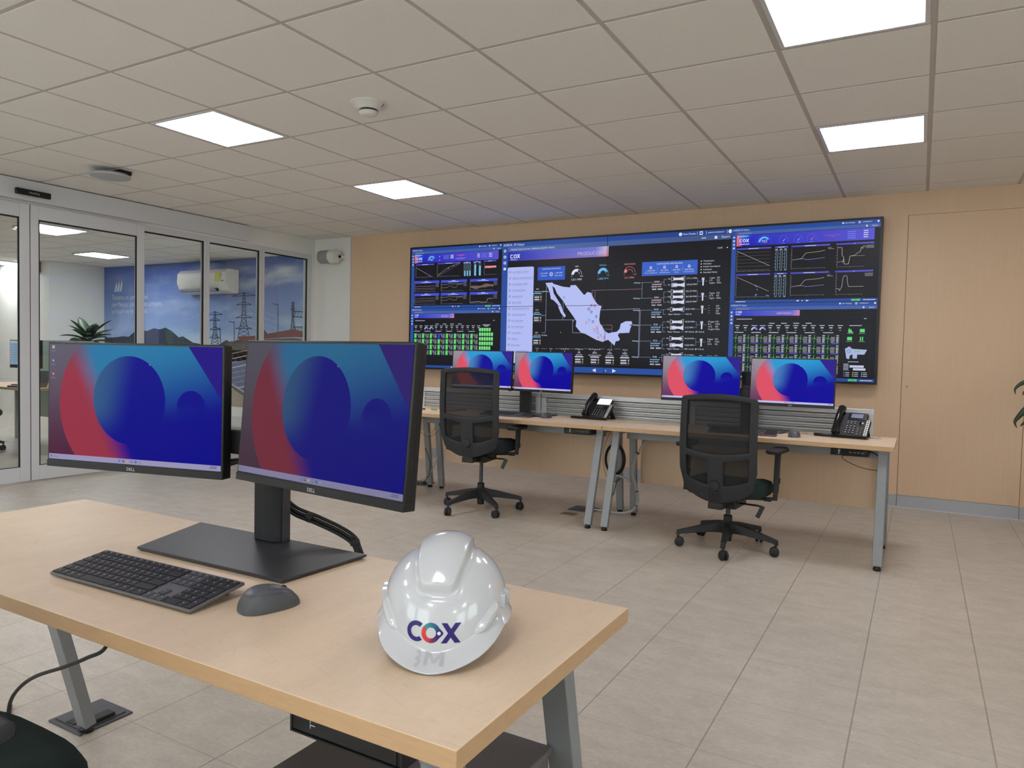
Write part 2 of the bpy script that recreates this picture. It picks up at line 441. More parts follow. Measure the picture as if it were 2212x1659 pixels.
for k in range(-8, 8): g.box(-17.2, -6.86, k*T-.006, k*T+.006, HC-.0015, HC)
for k in range(-28, -11): g.box(k*T-.006, k*T+.006, -8, 3.6, HC-.0015, HC)
g.build('ceiling_grid', MT['tee'], COL.objects['ceiling.001'])
# back wall: veneer with a flush door, white return at the left
DX0, DX1, DZ = -.125, .712, 2.405
w = MB().box(-6.116, DX0-.002, YW, YW+.1, 0, HC+.1).box(DX1+.002, XR, YW, YW+.1, 0, HC+.1).box(DX0-.002, DX1+.002, YW, YW+.1, DZ+.002, HC+.1)
struct(w.build('wall_back', MT['veneer']))
struct(MB().box(-6.86, -6.12, YW+.004, YW+.1, 0, HC+.1).build('wall_back', MT['white_wall']))
struct(MB().box(-6.122, -6.113, YW-.004, YW+.02, 0, HC).build('trim_1', MT['alu']))
d = struct(empty('door_3', ((DX0+DX1)/2, YW, 0)))
MB().box(DX0-d.location.x+.001, DX1-d.location.x-.001, .001, .04, .104, DZ).build('door_panel', MT['veneer'], d)
MB().box(DX0-d.location.x+.001, DX1-d.location.x-.001, -.008, .04, .006, .102).build('kick_strip', MT['skirting'], d)
MB().box(-.06-.0035-d.location.x+.0-.028, -.06-d.location.x-.021, -.0015, .002, 1.0, 1.007).build('lock_hole', MT['gasket'], d)
struct(MB().box(-6.11, DX0-.002, YW-.008, YW-.0005, 0, .102).box(DX1+.002, XR, YW-.008, YW-.0005, 0, .102).build('baseboard_back', MT['skirting']))
struct(MB().box(DX0-.2, XR, YW-.012, YW-.0085, 0, .008).build('trim_2', MT['alu']))
struct(MB().box(DX0-.2, XR, YW+.05, YW+.1, 0, DZ).build('wall_back', MT['gasket']))
ADDED_WINS = [(-6.6, -4.9), (-4.3, -2.6)]; WZ0, WZ1 = .9, 2.4   # unseen windows added in the right wall for fill daylight
w = MB().box(XR, XR+.1, YF, YW+.1, 0, WZ0).box(XR, XR+.1, YF, YW+.1, WZ1, HC+.02); ye = YF
for a, e in ADDED_WINS+[(YW+.1, 0)]: w.box(XR, XR+.1, ye, a, WZ0, WZ1); ye = e
struct(w.build('wall_right', MT['white_wall']))
for n, (a, e) in enumerate(ADDED_WINS):
    o = struct(empty('window_%d' % (n+4), (XR+.05, (a+e)/2, 0))); h_ = (e-a)/2  # added window, there only to let daylight in
    MB().box(-.03, .03, -h_, -h_+.05, WZ0, WZ1).box(-.03, .03, h_-.05, h_, WZ0, WZ1).box(-.03, .03, -.025, .025, WZ0, WZ1).box(-.03, .03, -h_, h_, WZ0, WZ0+.05).box(-.03, .03, -h_, h_, WZ1-.05, WZ1).build('window_frame', MT['frame_white'], o)
    MB().box(-.003, .003, -h_+.05, h_-.05, WZ0+.05, WZ1-.05).build('window_pane', MT['glass'], o)
ADDED_WINF = [(-6.3, -4.5), (-4.1, -2.3), (-1.9, -.1)]  # unseen windows added in the rear wall to brighten the far side
w = MB().box(-6.86, XR+.1, YF-.1, YF, 0, WZ0).box(-6.86, XR+.1, YF-.1, YF, WZ1, HC+.02); xe = -6.86
for a, e in ADDED_WINF+[(XR+.1, 0)]: w.box(xe, a, YF-.1, YF, WZ0, WZ1); xe = e
struct(w.build('wall_front', MT['white_wall']))
for n, (a, e) in enumerate(ADDED_WINF):
    o = struct(empty('window_%d' % (n+6), ((a+e)/2, YF-.05, 0))); h_ = (e-a)/2  # added opening behind the camera, a daylight source only
    MB().box(-h_, -h_+.05, -.03, .03, WZ0, WZ1).box(h_-.05, h_, -.03, .03, WZ0, WZ1).box(-.025, .025, -.03, .03, WZ0, WZ1).box(-h_, h_, -.03, .03, WZ0, WZ0+.05).box(-h_, h_, -.03, .03, WZ1-.05, WZ1).build('window_frame', MT['frame_white'], o)
    MB().box(-h_+.05, h_-.05, -.003, .003, WZ0+.05, WZ1-.05).build('window_pane', MT['glass'], o)
# glass front on the left: lintel wall, header box, two sliding leaves, three fixed windows
w = MB().box(XG-.14, XG, -7.3, YW+.004, 2.395, HC+.012).box(XG-.14, XG, -7.3, -1.62, 0, 2.395).box(XG-.14, XG, 2.655, YW+.004, 0, 2.395)
struct(w.build('wall_left', MT['white_wall']))
struct(MB().box(XG, XG+.07, -3.2, 1.625, 2.412, HC-.008).build('trim_3', MT['frame_white'], bevel=.003))
def leaf(name, y0, y1, x, stile, handle=False):
    o = struct(empty(name, (x, (y0+y1)/2, 0))); c = o.location.y; a, e = y0-c, y1-c
    fr = MB().box(-.02, .02, a, a+stile[0], .01, 2.385).box(-.02, .02, e-stile[1], e, .01, 2.385)
    fr.box(-.02, .02, a+stile[0], e-stile[1], .01, .135).box(-.02, .02, a+stile[0], e-stile[1], 2.268, 2.385)
    fr.build('door_frame', MT['frame_white'], o, bevel=.002)
    y2, y3 = a+stile[0], e-stile[1]
    s = MB(); t = .009
    s.box(.004, .021, e-.0002, e+.0035, .012, 2.384) if name == 'door_1' else None  # black strip between the leaves imitates their dark gap
    s.box(.004, .018, y2, y2+t, .135, 2.268).box(.004, .018, y3-t, y3, .135, 2.268).box(.004, .018, y2, y3, 2.268-t*1.4, 2.268).box(.004, .018, y2, y3, .135, .135+t*.6)
    s.build('glazing_seal', MT['gasket'], o)
    MB().box(-.003, .003, y2, y3, .135, 2.268).build('door_pane', MT['glass'], o)
leaf('door_1', -1.615, -.681, -6.70, (.085, .082))
leaf('door_2', -.677, .372, -6.70, (.068, .078))
for n, (y0, y1, a, e) in enumerate([(.378, 1.115, .018, .032), (1.117, 1.868, .038, .038), (1.87, 2.655, .036, .068)]):
    o = struct(empty('window_%d' % (n+1), (XG-.03, (y0+y1)/2, 0))); c = o.location.y
    y0 -= c; y1 -= c; y2, y3 = y0+a, y1-e
    MB().box(-.03, .03, y0, y2, 0, 2.395).box(-.03, .03, y3, y1, 0, 2.395).box(-.03, .03, y2, y3, 0, .13).box(-.03, .03, y2, y3, 2.335, 2.395).build('window_frame', MT['frame_white'], o, bevel=.002)
    t = .01
    MB().box(.004, .024, y3-t, y3, .13, 2.335).box(.004, .024, y2, y3, 2.335-t*1.4, 2.335).box(.004, .024, y2, y2+.003, .13, 2.335).build('glazing_seal', MT['gasket'], o)
    MB().box(-.003, .003, y2, y3, .13, 2.335).build('window_pane', MT['glass'], o)
# ------------------------------------------------------------ ceiling panels
def led(x, y, z, label, group, sz=T, mt='led'):
    o = empty('ceiling_light', (x, y, z), 0, label, 'ceiling light', group)
    a = sz/2-.014; c = a-.02
    MB().box(-a, a, -a, -c, 0, .022).box(-a, a, c, a, 0, .022).box(-a, -c, -c, c, 0, .022).box(c, a, -c, c, 0, .022).build('light_frame', MT['frame_white'], o, bevel=.002)
    MB().box(-c, c, -c, c, .0035, .02).build('light_diffuser', MT[mt], o)
    return o
LL = {(-1, -2): 'large bright square led ceiling panel cut by the top edge at right', (-1, 1): 'square led ceiling panel above the right end of the video wall',
      (-7, -2): 'square led ceiling panel left of the smoke detector, the larger of the left two', (-7, 1): 'small far led ceiling panel between the smoke detector and the corner speaker'}
for i, j in LIGHTS:
    led((i+.5)*T, (j+.5)*T, HC-.003, LL.get((i, j), 'square led ceiling panel in the same ceiling, behind the viewer'), 'led panels in the ceiling')
OL = [(-9.12, .8, 'led panel behind the door glass, nearest the door leaf'), (-10.97, 2.53, 'led panel in the next room in front of the blue mural'),
      (-11.0, -.75, 'led panel in the next room seen at the far left edge, upper one'), (-13.75, 2.4, 'led panel deep in the next room near the left edge, lower one'), (-9.1, -2.9, 'led panel in the next room, hidden left of the door'), (-13.2, .2, 'led panel in the next room, middle row')]
for x, y, l in OL: led(x, y, HC-.0225, l, 'led panels in the next room', T, 'led_next')
# smoke detector, access point, door sensor, speaker
o = empty('smoke_detector', (-2.765, -.885, HC), 0, 'white round smoke detector on a ceiling board', 'smoke detector')
MB().lathe([(.102, 0), (.102, -.006), (.092, -.010), (.060, -.030), (.056, -.036)], 40).build('detector_base', MT['offwhite'], o, smooth=True)
MB().lathe([(.046, -.035), (.046, -.047)], 32).build('sensing_slot', MT['gasket'], o, smooth=True)
MB().lathe([(.052, -.046), (.054, -.052), (.046, -.064), (.03, -.069)], 32).build('detector_cap', MT['offwhite'], o, smooth=True)
MB().tube([(.07, .03, -.02), (.095, .02, -.007)], .003, 6).build('indicator_light', MT['red'], o)
o = empty('ceiling_device', (-5.66, -.60, HC), 0, 'white disc shaped device hanging from a dark hole in the ceiling near the doors', 'ceiling device')
MB().lathe([(.05, -.02), (.13, -.032), (.148, -.045), (.145, -.058), (.11, -.068), (.02, -.070)], 40).build('disc_body', MT['lightgrey'], o, smooth=True)
MB().box(-.11, .09, .02, .12, -.03, .0).build('dark_hole_block', MT['gasket'], o)  # black block standing in for the dark hole above the disc
MB().box(.0, .008, .0, .02, -.034, .0).build('mounting_clip', MT['frame_white'], o)
o = empty('door_sensor', (XG+.07, -.676, 2.474), 0, 'slim black motion sensor bar above the sliding doors', 'door sensor')
MB().box(0, .034, -.14, .14, -.026, .026).build('sensor_body', MT['black_gloss'], o, bevel=.008, seg=3)
c = Canvas(lambda u, v, L: (.0345+.0002*L, u, -v)); c.text('VisionKing', .0, .007, .014, (200, 205, 210), 1, 'c'); c.build('sensor_lettering', MT['print'], o)
o = empty('wall_speaker', (-6.33, YW, 2.345), 0, 'white cylindrical loudspeaker on the white wall by the corner', 'speaker')
rx = Matrix.Translation((0, -.12, 0)) @ Matrix.Rotation(-PI/2, 4, 'Y')
MB().lathe([(.074, .0), (.080, .012), (.080, .16)], 40, rx).build('speaker_grille', MT['speaker_grille'], o, smooth=True)
MB().lathe([(.083, -.004), (.083, -.085), (.074, -.105), (.05, -.115)], 40, rx).build('speaker_housing', MT['offwhite'], o, smooth=True)
MB().box(.045, .115, -.12, -.0, -.022, .022).build('wall_bracket', MT['offwhite'], o, bevel=.006)

# ------------------------------------------------------------ the next room behind the glass
YM = 3.60
struct(MB().box(-17.1, -6.86, YM, YM+.1, 0, HC).build('wall_mural_side', MT['white_wall']))
struct(MB().box(-14.4, -12.66, 2.66, YM-.001, 0, HC-.002).build('wall_column', MT['white_wall']))
struct(MB().box(-17.2, -17.1, -8, YM+.1, 0, HC).build('wall_far', MT['white_wall']))
struct(MB().box(-17.1, -6.86, -8.1, -8, 0, HC).build('wall_near', MT['white_wall']))
struct(MB().box(-12.65, -6.87, YM-.012, YM-.0005, 0, .15).build('baseboard_mural', MT['frame_white']))
def mur(u, v, L): return (u, YM-.004-.0012*L, v)
c = Canvas(mur)
X0m, X1m, Z0m, Z1m = -12.66, -6.90, .30, HC-.01
nx, nz = 150, 62; pts = []; cols = []
for k in range(nz+1):
    for i in range(nx+1):
        x = X0m+(X1m-X0m)*i/nx; z = Z0m+(Z1m-Z0m)*k/nz; t = (z-1.2)/1.3
        a = (84, 108, 176); bcol = (158, 184, 224); t = max(0, min(1, t))
        base = [p+(q-p)*(1-t) for p, q in zip(a, bcol)]
        n = noise.fractal(Vector((x*.55+z*.9, z*2.6-x*.35, 3.1)), .9, 2.1, 5)
        cl_ = max(0, min(1, (n+.05)*1.3))*(.25+.75*min(1, max(0, (x+11.5)/2.5)))
        base = [p+(q-p)*cl_*.9 for p, q in zip(base, (222, 226, 232))]
        pts.append((x, z)); cols.append(base)
fs = [(k*(nx+1)+i, k*(nx+1)+i+1, (k+1)*(nx+1)+i+1, (k+1)*(nx+1)+i) for k in range(nz) for i in range(nx)]
c.tri(pts, fs, cols, 0)
def mp(pts, col, L=1):
    # polygons given with z up: wind so that they face the room
    A = sum(a[0]*b_[1]-b_[0]*a[1] for a, b_ in zip(pts, pts[1:]+pts[:1])); p = pts if A > 0 else pts[::-1]
    t = tessellate_polygon([[Vector((a, b_, 0)) for a, b_ in p]])
    fs = []
    for g in t:
        a, b_, d_ = (p[i] for i in g); cr = (b_[0]-a[0])*(d_[1]-a[1])-(b_[1]-a[1])*(d_[0]-a[0])
        fs.append(g if cr > 0 else tuple(reversed(g)))
    c.tri(p, fs, [col]*len(p), L)
def ml(a, b_, w, col, L=2):
    l = math.hypot(b_[0]-a[0], b_[1]-a[1]); nx_, ny_ = -(b_[1]-a[1])/l*w/2, (b_[0]-a[0])/l*w/2
    mp([(a[0]+nx_, a[1]+ny_), (b_[0]+nx_, b_[1]+ny_), (b_[0]-nx_, b_[1]-ny_), (a[0]-nx_, a[1]-ny_)], col, L)
mp([(-12.64, 1.34), (-12.3, 1.35), (-12.1, 1.37), (-11.95, 1.36), (-11.8, 1.44), (-11.62, 1.49), (-11.45, 1.46), (-11.25, 1.51), (-11.1, 1.49), (-10.95, 1.52), (-10.8, 1.47), (-10.6, 1.36), (-10.5, 1.38), (-10.25, 1.28), (-9.9, 1.24), (-9.4, 1.22), (-9.4, .8), (-12.64, .8)], (44, 50, 74))
mp([(-9.75, 1.2), (-9.5, 1.31), (-9.44, 1.33), (-9.36, 1.29), (-9.2, 1.33), (-9.1, 1.29), (-8.9, 1.2), (-8.5, 1.16), (-8.5, 1.0), (-9.75, 1.0)], (70, 76, 88))
# solar panels and gravel
mp([(-12.64, .3), (-6.92, .3), (-6.92, .62), (-9.2, .70), (-12.64, .8)], (172, 158, 140), 1)
mp([(-12.64, 1.0), (-10.5, 1.17), (-8.8, 1.17), (-7.2, 1.1), (-7.2, .62), (-9.0, .50), (-9.4, .62), (-12.64, .6)], (104, 112, 150), 2)
for z0, w_ in ((1.10, .008), (1.02, .010), (.95, .005), (.88, .016), (.80, .005), (.72, .005), (.64, .005), (.55, .020)): ml((-9.39-.3, z0-.05), (-9.39+.6, z0+.11), w_, (200, 204, 218), 3)
for k in range(12): ml((-9.9+k*.13, 1.16), (-9.55+k*.19, .58), .004, (160, 168, 196), 3)
ml((-9.5, .68), (-8.7, .36), .05, (98, 100, 106), 4); ml((-9.5, .715), (-8.7, .395), .022, (205, 208, 214), 4)
mp([(-9.0, .62), (-8.8, .60), (-8.8, .44), (-8.95, .46)], (205, 170, 120), 4)
# building with the red roof
mp([(-9.45, 1.30), (-9.16, 1.32), (-8.02, 1.37), (-7.2, 1.33), (-7.2, 1.0), (-9.42, 1.0)], (86, 84, 84), 2)
mp([(-9.17, 1.32), (-9.17, 1.385), (-8.75, 1.40), (-8.02, 1.50), (-7.5, 1.42), (-7.2, 1.38), (-7.2, 1.345), (-7.95, 1.385), (-8.1, 1.38)], (122, 62, 62), 3)
mp([(-7.86, 1.36), (-7.5, 1.34), (-7.5, 1.25), (-7.86, 1.25)], (130, 128, 124), 3)
mp([(-8.72, 1.41), (-8.70, 1.47), (-8.62, 1.5), (-8.55, 1.44), (-8.55, 1.42)], (92, 70, 66), 3)
def pylon(x, zt, zb, wb, arms, col=(52, 60, 84)):
    t = .012
    for s_ in (-1, 1): ml((x+s_*wb/2, zb), (x+s_*wb*.16, zb+(zt-zb)*.45), t, col); ml((x+s_*wb*.16, zb+(zt-zb)*.45), (x+s_*.02, zt), t, col)
    n = 12
    for k in range(n):
        z0 = zb+(zt-zb)*k/n; z1 = zb+(zt-zb)*(k+1)/n
        def ww(z):
            q = (z-zb)/(zt-zb); return wb/2+(wb*.16-wb/2)*min(q/.45, 1) if q < .45 else wb*.16+(.02-wb*.16)*(q-.45)/.55
        ml((x-ww(z0), z0), (x+ww(z1), z1), t*.6, col); ml((x+ww(z0), z0), (x-ww(z1), z1), t*.6, col)
    for q, hw in arms:
        z = zb+(zt-zb)*q
        ml((x-hw, z), (x+hw, z+.0), t*.9, col); ml((x-hw, z), (x, z+.05), t*.7, col); ml((x+hw, z), (x, z+.05), t*.7, col)
pylon(-9.06, 2.06, 1.30, .30, ((.93, .26), (.75, .17), (.49, .18), (.27, .18)))
pylon(-9.72, 1.78, 1.22, .20, ((.9, .18), (.74, .12), (.48, .12), (.25, .12)))
pylon(-8.02, 1.90, 1.44, .10, ((.75, .04),))
for z in (1.68, 1.76): ml((-8.02, z), (-7.2, z-.03), .014, (52, 60, 84))
for z in (1.46, 1.53): ml((-8.02, z), (-7.2, z-.0), .014, (52, 60, 84))
for k in range(12):
    x = -8.0+k*.065; ml((x, 1.68), (x+.05, 1.76), .008, (52, 60, 84)); ml((x, 1.46), (x+.05, 1.53), .008, (52, 60, 84))
for x, z in ((-8.33, 1.88), (-9.28, 1.62), (-9.60, 1.52)): ml((x, z), (x+.01, 1.28), .016, (70, 84, 120)); ml((x, z-.02), (x-.12, z), .014, (70, 84, 120))
for k in range(4): ml((-8.95, 1.85-k*.1), (-8.1, 1.62-k*.09), .004, (190, 200, 225), 1)
# lettering
WH = (206, 214, 228)
for k in range(3):
    x = -12.36+k*.075; mp([(x, 2.14), (x+.055, 2.15), (x+.085, 2.22+.01*k), (x+.075, 2.32+.02*k), (x+.035, 2.25+.01*k), (x+.02, 2.20)], WH, 2)
for s_, z in (('Tenemos un compromiso', 2.005), ('con México: construir, en conjunto,', 1.885), ('un futuro verde y posible.', 1.765)):
    vs, fs_ = font_tris(s_); k = .118; n0 = len(c.v)
    for v in vs: c.v.append(mur(-12.43+v[0]*k*.82, z+v[1]*k, 3)); c.c.append(lin(WH))
    for g_ in fs_: c.f.append(tuple(i+n0 for i in g_))
o = c.build('wall_mural', MT['print'])
tag(o, 'blue sky wall mural with pylons, red roofed building and solar panels behind the glass', 'mural')
# air conditioner
o = empty('air_conditioner', (-9.735, YM-.008, 2.045), 0, 'white split air conditioner mounted over the mural behind the glass', 'air conditioner')
pr = [(0, 0), (0, .36), (-.20, .36), (-.25, .31), (-.26, .16), (-.20, .03), (-.10, .0)]
def side_prism(pr, x0, x1):
    m = MB(); n = len(pr); v = [(x0, a, b_) for a, b_ in pr]+[(x1, a, b_) for a, b_ in pr]
    return m.add(v, [tuple(range(n)), tuple(range(n, 2*n))[::-1]]+[(i, n+i, n+(i+1) % n, (i+1) % n) for i in range(n)])
side_prism(pr, -.565, .565).build('casing', MT['offwhite'], o, bevel=.012, seg=3, fix=True)
MB().box(-.50, .36, -.245, -.19, .025, .07).build('air_outlet', MT['gasket'], o)
MB().bar((-.49, -.262, .045), (.35, -.262, .045), .05, .008, (0, .6, .8)).build('louver', MT['lightgrey'], o)
MB().box(.34, .45, -.262, -.25, .17, .30).build('energy_sticker', MT['yellow'], o)
MB().box(.48, .53, -.262, -.25, .17, .18).build('display_slot', MT['black'], o)
tag(MB().box(-13.1, -12.9, 2.61, 2.658, 2.40, 2.57).build('alarm_box', MT['red']), 'small red alarm box high on the white column behind the door glass', 'alarm box')
# plants
def leaf_blade(m, base, ang, length, width, rise, droop, n=8, pinch=None):
    vs = []; fs = []; d = Vector((math.cos(ang), math.sin(ang), 0)); sd = Vector((-math.sin(ang), math.cos(ang), 0)); c0 = Vector(base)
    for i in range(n+1):
        t = i/n; w = width*math.sin(PI*min(1, t*.93+.07))**.7*(1-.15*t)*.5
        p = c0+d*length*(t-.12*t*t*droop)+Vector((0, 0, rise*t-droop*length*t*t*.8))
        vs += [p-sd*w+Vector((0, 0, w*.35)), p, p+sd*w+Vector((0, 0, w*.35))]
    for i in range(n): fs += [(3*i, 3*i+1, 3*i+4, 3*i+3), (3*i+1, 3*i+2, 3*i+5, 3*i+4)]
    m.add(vs, fs)
def plant(name, x, y, zc, blades, label, potr=.16, poth=.35, stemr=.02):
    o = empty(name, (x, y, 0), 0, label, 'plant')
    MB().lathe([(potr*.75, 0), (potr, poth), (potr*.9, poth), (potr*.88, poth-.03)], 32).build('plant_pot', MT['pot'], o, smooth=True)
    MB().lathe([(potr*.87, poth-.04), (potr*.87, poth-.03)], 24).build('soil', MT['soil'], o)
    MB().tube([(0, 0, poth-.04), (.01, .0, (poth+zc)/2), (0, 0, zc+.03)], stemr, 10).build('stem', MT['stem'], o, smooth=True)
    for bl in blades:
        m = MB(); leaf_blade(m, *bl)
        l = m.build('leaf', MT['leaf'], o, smooth='all'); s_ = l.modifiers.new('thick', 'SOLIDIFY'); s_.thickness = .0015
    return o
rnd = random.Random(4); bl = []
for k in range(18):
    a = k*2.399+rnd.uniform(-.2, .2); up = k/18
    bl.append(((0, 0, 1.22+.10*up), a, .40-.14*up+rnd.uniform(-.03, .05), .165, .08+.26*up, .55-.45*up))
plant('potted_plant', -10.75, 2.2, 1.22, bl, 'leafy green plant behind the door glass, in front of the mural', .18, .5)
rp = plant('potted_plant', 1.06, 2.12, 1.15, [((0, 0, 1.15+.012*k), k*.52-1.3, .40, .07, .25, .8, 12) for k in range(7)], 'drooping leafy plant in front of the wood wall at the right edge', .16, .4, .014)
def blade_path(pts, w, parent):
    P = smooth_path(pts, 5); vs = []; fs = []; n = len(P)
    for i, p in enumerate(P):
        t = (P[min(i+1, n-1)]-P[max(i-1, 0)]).normalized(); q = i/(n-1)
        s_ = t.cross(Vector((.25, 1, .1))).normalized(); k = w*max(.05, math.sin(PI*min(1, q*.9+.1))**.8)*(1-.55*q)/2
        vs += [p-s_*k+Vector((0, k*.5, 0)), p, p+s_*k+Vector((0, k*.5, 0))]
    for i in range(n-1): fs += [(3*i, 3*i+1, 3*i+4, 3*i+3), (3*i+1, 3*i+2, 3*i+5, 3*i+4)]
    l = MB().add(vs, fs).build('leaf', MT['leaf'], parent, smooth='all'); m = l.modifiers.new('thick', 'SOLIDIFY'); m.thickness = .0015
LO = Vector((1.06, 2.12, 0))
for pts, w in (([(1.05, 2.13, 1.10), (.90, 2.14, 1.16), (.76, 2.15, 1.13), (.66, 2.15, 1.083), (.62, 2.15, 1.058), (.597, 2.15, 1.025), (.602, 2.15, .990)], .042),
               ([(1.05, 2.10, 1.02), (.92, 2.12, 1.08), (.80, 2.14, 1.06), (.70, 2.15, 1.035), (.655, 2.15, 1.012), (.642, 2.15, .985)], .045),
               ([(1.05, 2.13, .98), (.90, 2.14, 1.02), (.76, 2.15, .96), (.68, 2.15, .90), (.635, 2.15, .845), (.606, 2.15, .795), (.62, 2.15, .752)], .060),
               ([(1.05, 2.10, .90), (.92, 2.12, .92), (.80, 2.14, .87), (.70, 2.15, .81), (.655, 2.15, .785), (.64, 2.15, .765)], .05)):
    blade_path([Vector(p)-LO for p in pts], w, rp)
# desk things in the next room
def far_desk(x, y, label):
    o = empty('office_desk', (x, y, 0), 0, label, 'desk')
    MB().box(-.8, .8, -.35, .35, .682, .71).build('tabletop', MT['desk_edge'], o)
    for sx in (-.72, .72):
        for sy in (-.3, .3): MB().box(sx-.025, sx+.025, sy-.025, sy+.025, 0, .682).build('leg', MT['desk_steel'], o)
    return o
far_desk(-9.2, .52, 'pale wood desk with a lit computer behind the left door glass')
tag(MB().box(-10.0, -8.40, .875, .895, .30, 1.245).build('desk_divider', MT['greenglass']), 'pale green desk divider behind the door glass', 'desk divider')
o = empty('computer_monitor', (-9.16, .52, .71), R(5), 'lit monitor showing a pale blue window behind the left door glass', 'monitor')
MB().box(-.28, .28, 0, .035, .20, .53).build('monitor_case', MT['bezel'], o, bevel=.003)
c = Canvas(lambda u, v, L: (u, -.001-.0004*L, v)); 
def cr(x, z, w, h, col, L): c.tri([(x, z), (x+w, z), (x+w, z+h), (x, z+h)], [(0, 1, 2, 3)], [col]*4, L)
cr(-.272, .225, .544, .295, (170, 200, 228), 0); cr(-.272, .497, .544, .023, (226, 232, 240), 1); cr(-.272, .225, .544, .014, (40, 50, 66), 1)
for k in range(7): cr(-.25, .47-k*.03, .2+.04*(k % 3), .006, (140, 160, 180), 1)
c.build('screen', MT['deskicons'], o)
MB().box(-.03, .03, .035, .06, 0, .4).build('stand_column', MT['bezel'], o); MB().box(-.12, .12, -.08, .1, 0, .012).build('stand_base', MT['bezel'], o)
o = empty('laptop', (-8.72, .33, .71), R(10), 'grey laptop half open on the desk behind the left door glass', 'laptop')
MB().box(-.16, .16, -.12, .11, 0, .018).build('laptop_base', MT['stand_grey'], o, bevel=.003)
MB().bar((0, .11, .018), (0, .17, .18), .31, .008, (0, 1, 0)).build('laptop_lid', MT['stand_grey'], o)
# ------------------------------------------------------------ the video wall
VX0, VX1, VZ0, VZ1 = -5.12, -.305, 1.013, 2.390
vw = empty('video_wall', ((VX0+VX1)/2, YW, VZ0), 0, 'wide video wall of eight joined displays showing dashboards and a map of Mexico', 'video wall')
VO = vw.location
def loc(x0, x1, y0, y1, z0, z1): return (x0-VO.x, x1-VO.x, y0-VO.y, y1-VO.y, z0-VO.z, z1-VO.z)
YS = YW-.115                                   # screen plane
fr = MB(); e = .018
fr.box(*loc(VX0, VX1, YS-.006, YW, VZ0, VZ0+e)).box(*loc(VX0, VX1, YS-.006, YW, VZ1-e, VZ1)).box(*loc(VX0, VX0+e, YS-.006, YW, VZ0+e, VZ1-e)).box(*loc(VX1-e, VX1, YS-.006, YW, VZ0+e, VZ1-e))
fr.build('video_wall_frame', MT['bezel'], vw)
px0, px1, pz0, pz1 = VX0+e, VX1-e, VZ0+e, VZ1-e
pw, ph = (px1-px0)/4, (pz1-pz0)/2
MT['panel_glass'] = mat('black_display_glass', (16, 16, 19), .28)
for i in range(4):
    for k in range(2):
        MB().box(*loc(px0+i*pw+.001, px0+(i+1)*pw-.001, YS, YW-.02, pz0+k*ph+.001, pz0+(k+1)*ph-.001)).build('display_panel', MT['panel_glass'], vw)
def seam():
    m = MB(); t = .0022
    for i in (1, 2, 3): m.box(*loc(px0+i*pw-t, px0+i*pw+t, YS-.0035, YS-.0001, pz0, pz1))
    m.box(*loc(px0, px1, YS-.0035, YS-.0001, pz0+ph-t, pz0+ph+t)); m.build('display_seam', MT['gasket'], vw)
seam()
def wincanvas(x0, x1, z0, z1):
    k = z1-z0
    return Canvas(lambda u, v, L: (x0+u*k-VO.x, YS-.0008-.00035*L-VO.y, z1-v*k-VO.z)), (x1-x0)/k
BG = (24, 24, 31); B1 = (40, 78, 160); B2 = (72, 100, 172); SB = (48, 82, 166); WT = (225, 232, 248); GR = (170, 172, 182)
LB = (120, 205, 250); LV = (186, 196, 252); PU = (78, 76, 205); RD = (235, 120, 120); GN = (98, 226, 120)
q = random.Random(11)
def dash(c, x, y, w, h=.007, col=WT, L=3):
    # small print: little letter-like blocks
    X_ = x
    while X_ < x+w-.002:
        k = q.uniform(.5, 1.2)*h; c.rect(X_, y-h, min(k, x+w-X_), h, col, L); X_ += k+h*.25
def head(c, Wd, ttl, sub, s):
    c.rect(0, 0, Wd, 1, BG, 0); c.rect(0, 0, Wd, .052, B1, 1); c.rect(.04, .052, Wd-.04, .043, B2, 1)
    c.rect(0, .052, .062, .948, SB, 1)
    c.text(ttl, .02, .042, .022, WT, 3); c.text(sub, .09, .085, .016, GR, 3)
    for k in range(4):
        y = .125+k*.048
        c.rect(.022, y-.012, .022, .022, WT, 3)
        if k % 2 == 0: c.rect(.028, y-.006, .010, .010, SB, 4)
    c.disc(Wd-.42, .024, .011, WT, 3); c.text('New Display', Wd-.40, .031, .016, WT, 3)
    c.rect(Wd-.245, .012, .022, .024, WT, 3); c.rect(Wd-.240, .018, .012, .012, B1, 4)
    c.text('CORENAV1', Wd-.20, .031, .015, WT, 3, sx=1.0); c.disc(Wd-.025, .024, .012, WT, 3)
    c.text('Export', Wd-.09, .082, .016, WT, 3); c.rect(Wd-.16, .064, .018, .02, WT, 3)
    c.rect(.062, .962, Wd-.062, .038, B1, 2); c.rect(0, .958, Wd, .002, (30, 50, 110), 2)
    dash(c, .08, .987, .13, .010)
    c.poly([(Wd*.47, .981), (Wd*.49, .97), (Wd*.49, .992)], WT, 3); c.poly([(Wd*.56, .981), (Wd*.54, .97), (Wd*.54, .992)], WT, 3)
    c.rect(Wd*.51, .976, .014, .010, WT, 3)
    c.rect(Wd*.835, .969, .10, .024, (96, 210, 120), 3); dash(c, Wd*.835+.03, .985, .04, .008, (40, 120, 60), 4); dash(c, Wd*.91, .986, .14, .010)
def cox(c, x, y, h, col=WT, L=4):
    c.arc(x+h*.5, y-h*.5, h*.30, h*.5, 45, 315, col, L); c.arc(x+h*1.5, y-h*.5, h*.27, h*.5, 0, 360, col, L, 24)
    for s_ in (1, -1): c.line([(x+h*2.12, y-h*.5+s_*h*.5), (x+h*2.85, y-h*.5-s_*h*.5)], h*.25, col, L)
